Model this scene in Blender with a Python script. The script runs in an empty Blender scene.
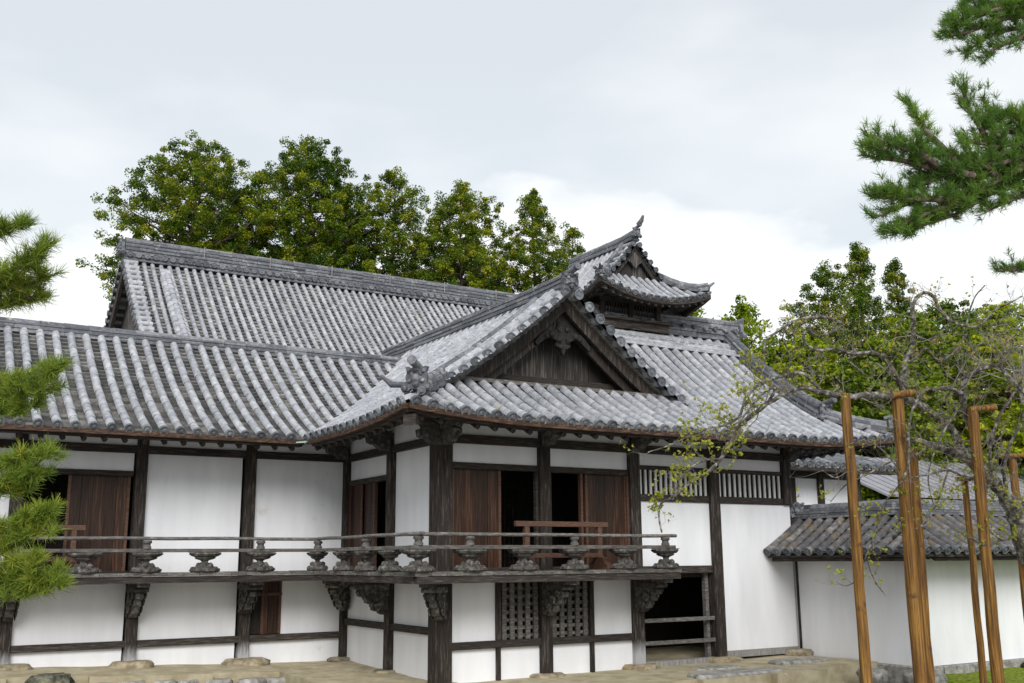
import bpy, math, random
import numpy as np
from mathutils import Vector as V, Matrix
S = bpy.context.scene
C = S.collection
rnd = random.Random(7)
nr = np.random.default_rng(11)
rad = math.radians

# ------------------------------------------------------------------ camera, sky, sun, exposure
cam = bpy.data.cameras.new('camera'); cam.lens = 1041.56 / 1024 * 36; cam.sensor_width = 36
cam.clip_start = .1; cam.clip_end = 4000
co = bpy.data.objects.new('camera', cam); C.objects.link(co); S.camera = co
cf = V((.50989196, .83560681, .20438063)); cr = V((.85439732, -.51956877, -.00731535)); cu = V((-.10007704, -.1783523, .97886416))
m = Matrix((cr, cu, -cf)).transposed().to_4x4(); m.translation = V((-8.117, -15.52, 1.948)); co.matrix_world = m

SUN_EL, SUN_AZ = rad(36), rad(206)      # azimuth clockwise from +Y: behind the camera, a little to its right
W = bpy.data.worlds.new('World'); S.world = W; W.use_nodes = True
nt = W.node_tree; nt.nodes.clear()
def nn(t, k, **kw):
    n = t.nodes.new(k)
    for a, b in kw.items(): setattr(n, a, b)
    return n
sky = nn(nt, 'ShaderNodeTexSky', sky_type='NISHITA', sun_disc=False, sun_elevation=SUN_EL, sun_rotation=SUN_AZ)
sky.air_density = 1.2; sky.dust_density = 2.0
tc = nn(nt, 'ShaderNodeTexCoord'); mp = nn(nt, 'ShaderNodeMapping'); mp.inputs['Scale'].default_value = (1.0, 1.0, 2.6)
mp.inputs['Rotation'].default_value = (.1, .05, .6)
no = nn(nt, 'ShaderNodeTexNoise'); no.inputs['Scale'].default_value = 2.6; no.inputs['Detail'].default_value = 5; no.inputs['Roughness'].default_value = .45
ra = nn(nt, 'ShaderNodeMapRange'); ra.inputs[1].default_value = .47; ra.inputs[2].default_value = .8; ra.inputs[3].default_value = .64; ra.inputs[4].default_value = 1.0
sp = nn(nt, 'ShaderNodeSeparateXYZ'); hz = nn(nt, 'ShaderNodeMapRange', interpolation_type='SMOOTHSTEP'); hz.inputs[1].default_value = .27; hz.inputs[2].default_value = .37; hz.inputs[3].default_value = 1.0; hz.inputs[4].default_value = .0
mxm = nn(nt, 'ShaderNodeMath', operation='MAXIMUM'); hs = nn(nt, 'ShaderNodeMath', operation='MULTIPLY'); hs.inputs[1].default_value = .99
mx = nn(nt, 'ShaderNodeMixRGB'); mx.inputs[2].default_value = (9.1, 9.35, 9.4, 1)
bg = nn(nt, 'ShaderNodeBackground'); bg.inputs['Strength'].default_value = .058
ow = nn(nt, 'ShaderNodeOutputWorld'); lk = nt.links.new
lk(tc.outputs['Generated'], mp.inputs[0]); lk(mp.outputs[0], no.inputs[0]); lk(no.outputs[0], ra.inputs[0])
lk(tc.outputs['Generated'], sp.inputs[0]); n2 = nn(nt, 'ShaderNodeTexNoise'); n2.inputs['Scale'].default_value = 3.1; n2.inputs['Detail'].default_value = 6; lk(mp.outputs[0], n2.inputs[0]); za = nn(nt, 'ShaderNodeMath', operation='MULTIPLY_ADD'); za.inputs[1].default_value = .3; lk(n2.outputs[0], za.inputs[0]); lk(sp.outputs[2], za.inputs[2]); zs = nn(nt, 'ShaderNodeMath', operation='SUBTRACT'); zs.inputs[1].default_value = .15; lk(za.outputs[0], zs.inputs[0]); lk(zs.outputs[0], hz.inputs[0]); lk(hz.outputs[0], hs.inputs[0]); lk(ra.outputs[0], mxm.inputs[0]); lk(hs.outputs[0], mxm.inputs[1]); lk(mxm.outputs[0], mx.inputs[0])
lk(sky.outputs[0], mx.inputs[1]); lk(mx.outputs[0], bg.inputs[0]); lk(bg.outputs[0], ow.inputs[0])
sl = bpy.data.lights.new('sun', 'SUN'); sl.energy = 1.5; sl.angle = rad(32); sl.color = (1, .99, .985)
so = bpy.data.objects.new('sun', sl); C.objects.link(so)
sd = V((math.sin(SUN_AZ) * math.cos(SUN_EL), math.cos(SUN_AZ) * math.cos(SUN_EL), math.sin(SUN_EL)))
so.rotation_euler = sd.to_track_quat('Z', 'Y').to_euler()
S.view_settings.view_transform = 'Standard'; S.view_settings.look = 'None'; S.view_settings.gamma = 1
S.view_settings.exposure = 1.0

# ------------------------------------------------------------------ materials
def mat(name, c1, c2, scale=6, detail=5, rough=.7, stretch=(1, 1, 1), bump=0.0, bscale=None, tint=0.0, c3=None, spot=None, trans=0, spec=.3, lo=.35, hi=.65, bdist=.02, zf=None):
    """noise mix of two colours, optional per-face tint attribute, spots and bump"""
    M = bpy.data.materials.new(name); M.use_nodes = True; t = M.node_tree; t.nodes.clear(); L = t.links.new
    o = nn(t, 'ShaderNodeOutputMaterial'); b = nn(t, 'ShaderNodeBsdfPrincipled'); L(b.outputs[0], o.inputs[0])
    b.inputs['Roughness'].default_value = rough; b.inputs['Specular IOR Level'].default_value = spec
    g = nn(t, 'ShaderNodeNewGeometry'); mpn = nn(t, 'ShaderNodeMapping'); mpn.inputs['Scale'].default_value = stretch
    L(g.outputs['Position'], mpn.inputs[0])
    n = nn(t, 'ShaderNodeTexNoise'); n.inputs['Scale'].default_value = scale; n.inputs['Detail'].default_value = detail; n.inputs['Roughness'].default_value = .6
    L(mpn.outputs[0], n.inputs[0])
    r = nn(t, 'ShaderNodeMapRange'); r.inputs[1].default_value = lo; r.inputs[2].default_value = hi; L(n.outputs[0], r.inputs[0])
    fac = r.outputs[0]
    if tint:
        a = nn(t, 'ShaderNodeAttribute', attribute_name='tint')
        q = nn(t, 'ShaderNodeMix'); q.inputs[0].default_value = tint; L(fac, q.inputs[2]); L(a.outputs['Fac'], q.inputs[3]); fac = q.outputs[0]
    rp = nn(t, 'ShaderNodeValToRGB'); e = rp.color_ramp.elements; e[0].color = (*c1, 1); e[1].color = (*c2, 1)
    if c3: e[1].position = .6; x = e.new(1.0); x.color = (*c3, 1)
    L(fac, rp.inputs[0]); col = rp.outputs[0]
    if spot:   # (colour, scale, threshold)
        v = nn(t, 'ShaderNodeTexNoise'); v.inputs['Scale'].default_value = spot[1]; v.inputs['Detail'].default_value = 6; v.inputs['Roughness'].default_value = .7
        L(g.outputs['Position'], v.inputs[0])
        rr = nn(t, 'ShaderNodeMapRange'); rr.inputs[1].default_value = spot[2]; rr.inputs[2].default_value = spot[2] + .08; L(v.outputs[0], rr.inputs[0])
        mm = nn(t, 'ShaderNodeMixRGB'); mm.inputs[2].default_value = (*spot[0], 1); L(rr.outputs[0], mm.inputs[0]); L(col, mm.inputs[1]); col = mm.outputs[0]
    if zf:     # bleached by splash near the ground: (colour, z0, z1)
        sx = nn(t, 'ShaderNodeSeparateXYZ'); L(g.outputs['Position'], sx.inputs[0])
        ad = nn(t, 'ShaderNodeMath', operation='MULTIPLY_ADD'); ad.inputs[1].default_value = .5; L(n.outputs[0], ad.inputs[0]); L(sx.outputs[2], ad.inputs[2])
        zr = nn(t, 'ShaderNodeMapRange'); zr.inputs[1].default_value = zf[1] + .25; zr.inputs[2].default_value = zf[2] + .25; zr.inputs[3].default_value = 1.0; zr.inputs[4].default_value = 0; L(ad.outputs[0], zr.inputs[0])
        zm = nn(t, 'ShaderNodeMixRGB'); zm.inputs[2].default_value = (*zf[0], 1); L(zr.outputs[0], zm.inputs[0]); L(col, zm.inputs[1]); col = zm.outputs[0]
    L(col, b.inputs['Base Color'])
    if bump:
        n2 = n
        if bscale:
            n2 = nn(t, 'ShaderNodeTexNoise'); n2.inputs['Scale'].default_value = bscale; n2.inputs['Detail'].default_value = 5; L(mpn.outputs[0], n2.inputs[0])
        bb = nn(t, 'ShaderNodeBump'); bb.inputs['Strength'].default_value = bump; bb.inputs['Distance'].default_value = bdist
        L(n2.outputs[0], bb.inputs['Height']); L(bb.outputs[0], b.inputs['Normal'])
    if trans:
        tr = nn(t, 'ShaderNodeBsdfTranslucent'); L(col, tr.inputs[0]); ms = nn(t, 'ShaderNodeMixShader'); ms.inputs[0].default_value = trans
        L(b.outputs[0], ms.inputs[1]); L(tr.outputs[0], ms.inputs[2]); L(ms.outputs[0], o.inputs[0])
    return M
M = {}
M['tile'] = mat('round_roof_tile', (.17, .178, .197), (.335, .343, .365), 9, 6, .5, tint=.42, c3=(.5, .505, .51), spot=((.36, .335, .25), 2.6, .62), bump=.25, bscale=40, spec=.45)
M['pan'] = mat('flat_roof_tile', (.035, .036, .039), (.17, .168, .162), 10, 6, .65, tint=.7, c3=(.42, .41, .385), bump=.25, bscale=40)
M['tiledk'] = mat('dark_ridge_tile', (.045, .048, .056), (.14, .147, .162), 12, 6, .55, tint=.6, c3=(.29, .29, .3), spot=((.36, .35, .33), 3.2, .6), bump=.4, bscale=30)
M['tileend'] = mat('eave_end_tile', (.04, .044, .052), (.12, .128, .14), 14, 5, .5, tint=.5, c3=(.24, .25, .26), spot=((.3, .28, .22), 9, .66))
M['mosstile'] = mat('old_weathered_tile', (.035, .034, .035), (.11, .106, .108), 8, 6, .75, tint=.5, c3=(.3, .28, .25), spot=((.15, .11, .055), 3, .56), bump=.5, bscale=25)
M['plaster'] = mat('white_plaster', (.69, .695, .71), (.79, .797, .815), 1.3, 6, .85, bump=.1, bscale=14, spec=.15, stretch=(1.6, 1.6, .3), spot=((.65, .64, .61), 1.5, .64))
M['wood'] = mat('dark_weathered_timber', (.009, .007, .0055), (.031, .0235, .0185), 5, 7, .75, stretch=(6, 6, .7), bump=.5, bscale=9, c3=(.1, .088, .078), tint=.2)
M['woodh'] = mat('dark_weathered_beam', (.012, .0095, .008), (.038, .03, .025), 6, 7, .75, stretch=(.7, .7, 9), bump=.5, c3=(.11, .095, .083), tint=.25)
M['postw'] = mat('post_timber_bleached_foot', (.009, .007, .0055), (.031, .0235, .0185), 5, 7, .75, stretch=(6, 6, .7), bump=.5, bscale=9, c3=(.1, .088, .078), tint=.2, zf=((.36, .355, .36), .25, .5))
M['grey'] = mat('grey_bleached_timber', (.045, .04, .036), (.125, .116, .105), 6, 7, .8, stretch=(1.5, 1.5, 8), bump=.5, c3=(.27, .26, .245), tint=.35)
M['carved'] = mat('grey_carved_timber', (.02, .018, .016), (.085, .078, .07), 14, 6, .8, bump=.8, bscale=30, c3=(.24, .23, .215), tint=.35)
M['foot'] = mat('bleached_post_foot', (.16, .15, .14), (.33, .32, .31), 6, 7, .8, stretch=(7, 7, .9), bump=.5)
M['door'] = mat('reddish_brown_boards', (.006, .003, .002), (.034, .015, .008), 3.5, 9, .5, stretch=(12, 12, .5), bump=.5, c3=(.11, .05, .026), tint=.4)
M['redwood'] = mat('reddish_rail_wood', (.06, .03, .02), (.13, .07, .045), 6, 6, .65, stretch=(2, 2, 10), bump=.3)
M['eave'] = mat('brown_eave_board', (.022, .011, .007), (.055, .028, .017), 7, 6, .7, stretch=(1, 1, 7), c3=(.14, .085, .045), bump=.4)
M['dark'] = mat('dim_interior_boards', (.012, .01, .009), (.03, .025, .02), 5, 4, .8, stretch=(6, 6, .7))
M['gableboard'] = mat('weathered_gable_boards', (.01, .0085, .008), (.034, .029, .026), 4, 7, .8, stretch=(9, 9, .5), bump=.5, c3=(.17, .155, .145), tint=.5)
M['pole'] = mat('orange_brown_log', (.06, .027, .007), (.215, .1, .016), 4, 9, .65, stretch=(9, 9, .35), bump=.8, c3=(.34, .185, .04), spot=((.07, .035, .014), 3.5, .6), spec=.4)
M['cutend'] = mat('cut_log_end', (.3, .2, .12), (.45, .33, .22), 12, 5, .8)
M['bark'] = mat('lichen_grey_bark', (.04, .033, .027), (.15, .135, .115), 14, 7, .9, bump=1, bscale=22, c3=(.36, .35, .31), spot=((.36, .37, .32), 7, .56), bdist=.03)
M['twig'] = mat('grey_twig', (.15, .132, .11), (.34, .31, .27), 10, 4, .85, tint=.5)
M['pbark'] = mat('pine_bark', (.05, .035, .028), (.14, .1, .08), 14, 6, .9, bump=.9, bscale=25, c3=(.25, .2, .17))
M['cedar'] = mat('cedar_foliage', (.018, .056, .008), (.145, .215, .012), .5, 3, .7, tint=.88, c3=(.38, .36, .02), trans=.33, spec=.2)
M['needle'] = mat('pine_needles', (.07, .15, .02), (.25, .33, .04), 3, 3, .55, tint=.8, c3=(.55, .45, .06), trans=.35, spec=.3)
M['needled'] = mat('deep_pine_needles', (.04, .11, .03), (.14, .26, .04), 2, 3, .55, tint=.75, c3=(.3, .42, .05), trans=.35, spec=.3)
M['broad'] = mat('fresh_yellow_green_leaves', (.1, .17, .008), (.32, .4, .012), .6, 3, .6, tint=.8, c3=(.55, .54, .02), trans=.4, spec=.2)
M['broadd'] = mat('green_shrub_leaves', (.04, .09, .01), (.17, .25, .012), .6, 3, .6, tint=.8, c3=(.36, .42, .02), trans=.4, spec=.2)
M['bud'] = mat('spring_buds', (.26, .3, .03), (.42, .42, .05), 8, 3, .6, tint=.9, c3=(.4, .2, .09), trans=.35)
M['earth'] = mat('tan_packed_earth', (.3, .255, .16), (.46, .405, .285), 3, 8, .95, bump=.35, bscale=30, spot=((.52, .485, .39), 4, .6), spec=.1)
M['gravel'] = mat('grey_gravel', (.1, .1, .095), (.3, .29, .265), 45, 6, .95, bump=1, bscale=50, c3=(.5, .48, .44), spec=.1)
M['moss'] = mat('green_moss', (.06, .1, .01), (.17, .22, .02), 14, 6, .95, bump=1, bscale=50, c3=(.28, .3, .035), spec=.1)
M['stone'] = mat('weathered_stone', (.13, .11, .075), (.29, .245, .165), 7, 7, .9, bump=.8, bscale=14, c3=(.42, .36, .24), spot=((.38, .28, .1), 5, .58))
M['gstone'] = mat('grey_slab_stone', (.15, .145, .13), (.3, .29, .265), 8, 7, .9, bump=.6, bscale=20, c3=(.42, .405, .37), spot=((.1, .12, .06), 4, .62))
M['rock'] = mat('dark_mossy_rock', (.03, .035, .02), (.1, .1, .075), 12, 7, .95, bump=1, bscale=14, c3=(.2, .19, .13))
M['copper'] = mat('green_copper', (.2, .33, .28), (.36, .48, .4), 14, 5, .7)
M['farroof'] = mat('pale_grey_roofing', (.2, .2, .215), (.3, .3, .325), 3, 5, .6, tint=.4)
M['white'] = mat('pale_wood_slat', (.5, .5, .49), (.66, .66, .65), 6, 5, .85, stretch=(4, 4, .6))

# ------------------------------------------------------------------ mesh builder
class MB:
    def __init__(s): s.v = []; s.f = []; s.t = []; s.m = []; s.s = []; s.n = 0
    def add(s, vs, fs, tint=None, mi=0, sm=False):
        b = s.n; s.v.extend(tuple(x) for x in vs); s.n += len(vs)
        for f in fs:
            s.f.append(tuple(i + b for i in f)); s.t.append(rnd.random() if tint is None else tint); s.m.append(mi); s.s.append(sm)
    def box8(s, p, tint=None, mi=0):      # p: 4 bottom (ccw) + 4 top
        tint = rnd.random() if tint is None else tint
        s.add(p, [(3, 2, 1, 0), (4, 5, 6, 7), (0, 1, 5, 4), (1, 2, 6, 5), (2, 3, 7, 6), (3, 0, 4, 7)], tint, mi)
    def box(s, x0, x1, y0, y1, z0, z1, tint=None, mi=0):
        s.box8([(x0, y0, z0), (x1, y0, z0), (x1, y1, z0), (x0, y1, z0), (x0, y0, z1), (x1, y0, z1), (x1, y1, z1), (x0, y1, z1)], tint, mi)
    def sweep(s, path, lat, h0, h1, up=(0, 0, 1), tint=None, mi=0):
        """rectangle swept along path; lat: half-width vector (or list), h0,h1: offsets along up"""
        n = len(path); up = V(up); vs = []
        for i, p in enumerate(path):
            l = V(lat[i]) if isinstance(lat, list) else V(lat); p = V(p)
            a = h0[i] if isinstance(h0, list) else h0; b = h1[i] if isinstance(h1, list) else h1
            vs += [p - l + up * a, p + l + up * a, p + l + up * b, p - l + up * b]
        fs = []
        for i in range(n - 1):
            a = 4 * i; b = a + 4
            for k in range(4): fs.append((a + k, a + (k + 1) % 4, b + (k + 1) % 4, b + k))
        fs += [(3, 2, 1, 0), (4 * n - 4, 4 * n - 3, 4 * n - 2, 4 * n - 1)]
        s.add(vs, fs, rnd.random() if tint is None else tint, mi)
    def tube(s, pts, rs, n=8, tint=None, mi=0, cap=True, wob=0):
        pts = [V(p) for p in pts]; k = len(pts)
        if not isinstance(rs, (list, tuple)): rs = [rs] * k
        vs = []; ref = None
        for i, p in enumerate(pts):
            d = (pts[min(i + 1, k - 1)] - pts[max(i - 1, 0)])
            if d.length < 1e-9: d = V((0, 0, 1))
            d.normalize()
            if ref is None: ref = V((0, 0, 1)) if abs(d.z) < .9 else V((1, 0, 0))
            a = d.cross(ref).normalized(); b = a.cross(d).normalized(); ref = b
            for j in range(n):
                w = 2 * math.pi * j / n; r = rs[i] * (1 + (rnd.uniform(-wob, wob) if wob else 0)); vs.append(p + a * math.cos(w) * r + b * math.sin(w) * r)
        fs = [(i * n + j, i * n + (j + 1) % n, (i + 1) * n + (j + 1) % n, (i + 1) * n + j) for i in range(k - 1) for j in range(n)]
        s.add(vs, fs, rnd.random() if tint is None else tint, mi, True)
        if cap:
            s.add(vs[:n], [tuple(range(n))], .5, mi); s.add(vs[-n:], [tuple(range(n))[::-1]], .5, mi)
    def half(s, p, q, side, up, r0, r1, tint, mi=0, n=6):
        """half round tile from p to q"""
        vs = []
        for c, r in ((p, r0), (q, r1)):
            for j in range(n + 1):
                w = math.pi * j / n; vs.append(c + side * math.cos(w) * r + up * (math.sin(w) * r * 1.05))
        fs = [(j, j + 1, n + 2 + j, n + 1 + j) for j in range(n)]
        s.add(vs, fs, tint, mi, True)
    def disc(s, c, nrm, r, up=(0, 0, 1), mi=0, depth=.05, n=12, tint=None):
        """embossed round end tile facing nrm"""
        nrm = V(nrm).normalized(); a = nrm.cross(V(up)).normalized(); b = a.cross(nrm)
        c = V(c); prof = [(r, -depth), (r, 0), (r * .8, 0), (r * .76, -.012), (r * .42, -.012), (r * .3, .002), (0.001, .004)]
        vs = []
        for rr, h in prof:
            for j in range(n):
                w = 2 * math.pi * j / n; vs.append(c + a * math.cos(w) * rr + b * math.sin(w) * rr + nrm * h)
        fs = [(i * n + j, i * n + (j + 1) % n, (i + 1) * n + (j + 1) % n, (i + 1) * n + j) for i in range(len(prof) - 1) for j in range(n)]
        s.add(vs, fs, rnd.random() if tint is None else tint, mi)
    def extrude(s, poly, o, ax, ay, dep, mi=0, tint=None):
        """2d polygon in plane (ax, ay) at o, extruded by vector dep (centred)"""
        o = V(o); ax = V(ax); ay = V(ay); dep = V(dep); n = len(poly)
        vs = [o + ax * x + ay * y - dep * .5 for x, y in poly] + [o + ax * x + ay * y + dep * .5 for x, y in poly]
        fs = [tuple(range(n)), tuple(range(2 * n - 1, n - 1, -1))] + [(j, n + j, n + (j + 1) % n, (j + 1) % n) for j in range(n)]
        s.add(vs, fs, rnd.random() if tint is None else tint, mi)
    def ball(s, c, r, sc=(1, 1, 1), n=8, m=5, mi=0, jit=0, tint=None):
        c = V(c); vs = [c + V((0, 0, -r * sc[2]))]
        for i in range(1, m):
            th = math.pi * i / m
            for j in range(n):
                w = 2 * math.pi * j / n; k = 1 + (rnd.uniform(-jit, jit) if jit else 0)
                vs.append(c + V((math.sin(th) * math.cos(w) * r * sc[0] * k, math.sin(th) * math.sin(w) * r * sc[1] * k, -math.cos(th) * r * sc[2] * k)))
        vs.append(c + V((0, 0, r * sc[2]))); e = len(vs) - 1
        fs = [(0, 1 + (j + 1) % n, 1 + j) for j in range(n)]
        for i in range(m - 2): fs += [(1 + i * n + j, 1 + i * n + (j + 1) % n, 1 + (i + 1) * n + (j + 1) % n, 1 + (i + 1) * n + j) for j in range(n)]
        fs += [(1 + (m - 2) * n + j, 1 + (m - 2) * n + (j + 1) % n, e) for j in range(n)]
        s.add(vs, fs, rnd.random() if tint is None else tint, mi, not jit)
    def build(s, name, mats, parent=None, bevel=0):
        if not isinstance(mats, (list, tuple)): mats = [mats]
        me = bpy.data.meshes.new(name); me.from_pydata(s.v, [], s.f)
        for q in mats: me.materials.append(M[q])
        a = me.attributes.new('tint', 'FLOAT', 'FACE'); a.data.foreach_set('value', s.t)
        me.polygons.foreach_set('material_index', s.m); me.polygons.foreach_set('use_smooth', s.s); me.update()
        o = bpy.data.objects.new(name, me); C.objects.link(o)
        if parent: adopt(o, parent)
        if bevel:
            b = o.modifiers.new('bevel', 'BEVEL'); b.width = bevel; b.segments = 1; b.limit_method = 'ANGLE'
        return o
def rawmesh(name, verts, faces4, tint, mats, parent=None, mi=None):
    """fast path for foliage: verts (N,3), faces (F,k) arrays, tint (F,)"""
    me = bpy.data.meshes.new(name); k = faces4.shape[1]
    me.vertices.add(len(verts)); me.vertices.foreach_set('co', np.asarray(verts, np.float32).ravel())
    me.loops.add(faces4.size); me.loops.foreach_set('vertex_index', faces4.astype(np.int32).ravel())
    me.polygons.add(len(faces4)); me.polygons.foreach_set('loop_start', np.arange(0, faces4.size, k, dtype=np.int32))
    for q in mats: me.materials.append(M[q])
    me.update(calc_edges=True)
    a = me.attributes.new('tint', 'FLOAT', 'FACE'); a.data.foreach_set('value', np.asarray(tint, np.float32))
    o = bpy.data.objects.new(name, me); C.objects.link(o)
    if parent: adopt(o, parent)
    return o
def adopt(o, parent):
    o.parent = parent
    t = parent.location if parent.parent is None else V((0, 0, 0))
    o.matrix_parent_inverse = Matrix.Translation(-V(t))
def tag(o, label=None, cat=None, group=None, kind=None):
    if label: o['label'] = label
    if cat: o['category'] = cat
    if group: o['group'] = group
    if kind: o['kind'] = kind
    return o
def thing(name, label, cat, loc=(0, 0, 0), group=None):
    o = bpy.data.objects.new(name, None); o.empty_display_size = .3; C.objects.link(o); o.location = loc
    return tag(o, label, cat, group)
# ------------------------------------------------------------------ ground (the setting)
def sheet(name, xs, ys, zf, m, kind='structure', clip=None):
    vs = [(x, y, zf(x, y)) for y in ys for x in xs]; n = len(xs)
    fs = [(j * n + i, j * n + i + 1, (j + 1) * n + i + 1, (j + 1) * n + i) for j in range(len(ys) - 1) for i in range(n - 1)
          if clip is None or clip((xs[i] + xs[i + 1]) / 2, (ys[j] + ys[j + 1]) / 2)]
    b = MB(); b.add(vs, fs, .5, 0, True); o = b.build(name, m); return tag(o, kind=kind)
def fr(a, b, s): return [a + (b - a) * i / s for i in range(s + 1)]
def hsh(x, y): return math.sin(x * 3.1 + y * 1.7) * .5 + math.sin(x * 1.3 - y * 4.1 + 2) * .5
def gz(x, y):
    z = -.33 + .038 * max(0, min(5, -x - 1.5)) + .2 * max(0, min(1, (-x - .9) / 1.0)) + .012 * hsh(x, y)
    return z
axs = [-900, -300, -90, -40] + fr(-20, 30, 100) + [60, 150, 400, 900]
ays = [-300, -60, -30] + fr(-16, 12, 56) + [30, 60, 150, 400, 1200]
sheet('ground', axs, ays, gz, 'gravel')
def pz(x, y): return -.03 + .038 * max(0, min(8, -x - 1)) + .02 * max(0, min(4.2, y)) + .009 * max(0, x) + .008 * hsh(x * 2, y * 2)
def inL(x, y): return (y > 2.75 + .06 * math.sin(x * 2)) or (x > -1.75 + .05 * math.sin(y * 3) and y > -1.95 - .1 * max(0, x - 3.4) * (x < 6.4))
def platform():
    b = MB(); xs = fr(-10, 8.05, 120); ys = fr(-2.2, 7, 62); n = len(xs)
    cells = {(i, j) for j in range(len(ys) - 1) for i in range(n - 1) if inL((xs[i] + xs[i + 1]) / 2, (ys[j] + ys[j + 1]) / 2)}
    vs = [(x, y, pz(x, y)) for y in ys for x in xs]
    b.add(vs, [(j * n + i, j * n + i + 1, (j + 1) * n + i + 1, (j + 1) * n + i) for i, j in cells], .5, 0, True)
    for i, j in cells:      # rim
        for (di, dj, p, q) in ((0, -1, (i, j), (i + 1, j)), (-1, 0, (i, j + 1), (i, j)), (1, 0, (i + 1, j), (i + 1, j + 1))):
            if (i + di, j + dj) not in cells:
                A = V(vs[p[1] * n + p[0]]); B = V(vs[q[1] * n + q[0]])
                b.add([A, B, V((B.x, B.y, -.6)), V((A.x, A.y, -.6))], [(3, 2, 1, 0)], .5, 0)
    o = b.build('earth_platform', ['earth', 'gstone']); tag(o, kind='structure')
platform()
def mz(x, y): return -.42 + .29 * min(1, max(0, (x - 6.6) / 1.6)) ** .7 * min(1, max(0, (y + 9.3) / 3.6)) + .02 * hsh(x * 2.3, y * 2.1)
sheet('moss_lawn', fr(5.2, 22, 84), fr(-9.3, -2.86, 33), mz, 'moss', clip=lambda x, y: not (x < 8.1 and y > -3.0))

# ------------------------------------------------------------------ tiled roofs
Z0 = 4.15
def cv(u): return .46 * u + .055 * u * u
def cv2(u): return .45 * u + .07 * u * u
TS = .285
def tile_slope(b, cols, P, tr=.084, seg=.29, row=.122, eave=True, ts=TS):
    """cols: list of (s, u0, u1, at_eave); P(s,u)->V. Adds round rows, flat rows and end tiles."""
    def fra(s, u):
        d = (P(s, u + .02) - P(s, u)).normalized(); l = (P(s + .02, u) - P(s - .02, u)).normalized()
        n = l.cross(d)
        if n.z < 0: n = -n
        return d, l, n.normalized()
    for (s, u0, u1, ev) in cols:
        L = u1 - u0
        if L < .12: continue
        k = max(1, round(L / seg)); base = rnd.random() * .35
        for i in range(k):
            a = u0 + L * i / k; c = u0 + L * (i + 1) / k
            d, l, n = fra(s, (a + c) / 2); jx = rnd.uniform(-.006, .006)
            b.half(P(s, a) + n * .012 + l * jx, P(s, c + .012) + n * .012 + l * jx, l, n, tr, tr * .93, base + rnd.random() * .65, 0)
        if ev and eave:
            d, l, n = fra(s, u0); b.disc(P(s, u0) - d * .03 + n * .015, -d, tr * 1.08, n, mi=2, depth=.07)
    for A, B in zip(cols, cols[1:]):
        if abs(B[0] - A[0]) > ts * 1.3: continue
        s0, s1 = A[0], B[0]; u0 = min(A[1], B[1]); u1 = max(A[2], B[2]); L = u1 - u0
        if L < .1: continue
        k = max(1, round(L / row)); sm = (s0 + s1) / 2; bt = rnd.random() * .3
        off = [0, -.032, -.04, -.032, 0]
        for i in range(k):
            a = u0 + L * i / k; c = u0 + L * (i + 1) / k; d, l, n = fra(sm, a)
            ft = [P(s0 + (s1 - s0) * q / 4, a) + n * (off[q] + .058) for q in range(5)]
            bk = [P(s0 + (s1 - s0) * q / 4, c) + n * off[q] for q in range(5)]
            lo = [p - n * (.05 if (i == 0 and A[3]) else .06) for p in ft]
            b.add(ft + bk + lo, [(q, q + 1, 6 + q, 5 + q) for q in range(4)] + [(10 + q, 11 + q, 1 + q, q) for q in range(4)], bt + rnd.random() * .7, 1)
def ridge_mesh(b, path, w, h, layers, up=(0, 0, 1), roll=.085, discs=None, mi=0, wave=True):
    """stacked flat tiles with a roll of round tiles on top"""
    path = [V(p) for p in path]; n = len(path)
    lat = []
    for i in range(n):
        d = path[min(i + 1, n - 1)] - path[max(i - 1, 0)]; d.z = 0; d.normalize(); lat.append(V((-d.y, d.x, 0)))
    lh = h / layers
    pieces = []
    for i in range(n - 1):
        k = max(1, int((path[i + 1] - path[i]).length / .45))
        for j in range(k): pieces.append((path[i].lerp(path[i + 1], j / k), path[i].lerp(path[i + 1], (j + 1) / k), lat[i], lat[i + 1]))
    for q in range(layers):
        ww = w * (1.0 - .22 * q / layers) * (1 if q % 2 == 0 else .86)
        for (p, r, l0, l1) in pieces:
            g = (r - p) * .004; k = rnd.uniform(.985, 1.015)
            b.sweep([p + g, r - g], [l0 * ww * k, l1 * ww * k], lh * q, lh * (q + 1) - .006, up, mi=mi)
    top = V((0, 0, h))
    for (p, r, l0, l1) in pieces:
        d = (r - p).normalized(); s = l0; u = s.cross(d)
        if u.z < 0: u = -u
        b.half(p + top, r + top + d * .012, s, u, roll, roll * .9, rnd.random(), mi)
    if discs:   # a row of small end tiles along one side: (side sign, z offset, spacing, radius)
        sg, zo, sp, rr = discs
        L = (path[-1] - path[0]).length; k = int(L / sp)
        for i in range(k):
            t = (i + .5) / k * (n - 1); j = min(int(t), n - 2); p = path[j].lerp(path[j + 1], t - j); l = lat[j] * sg
            b.disc(p + l * (w + .05) + V((0, 0, zo)), l, rr, mi=mi, depth=.14, n=8)
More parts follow.
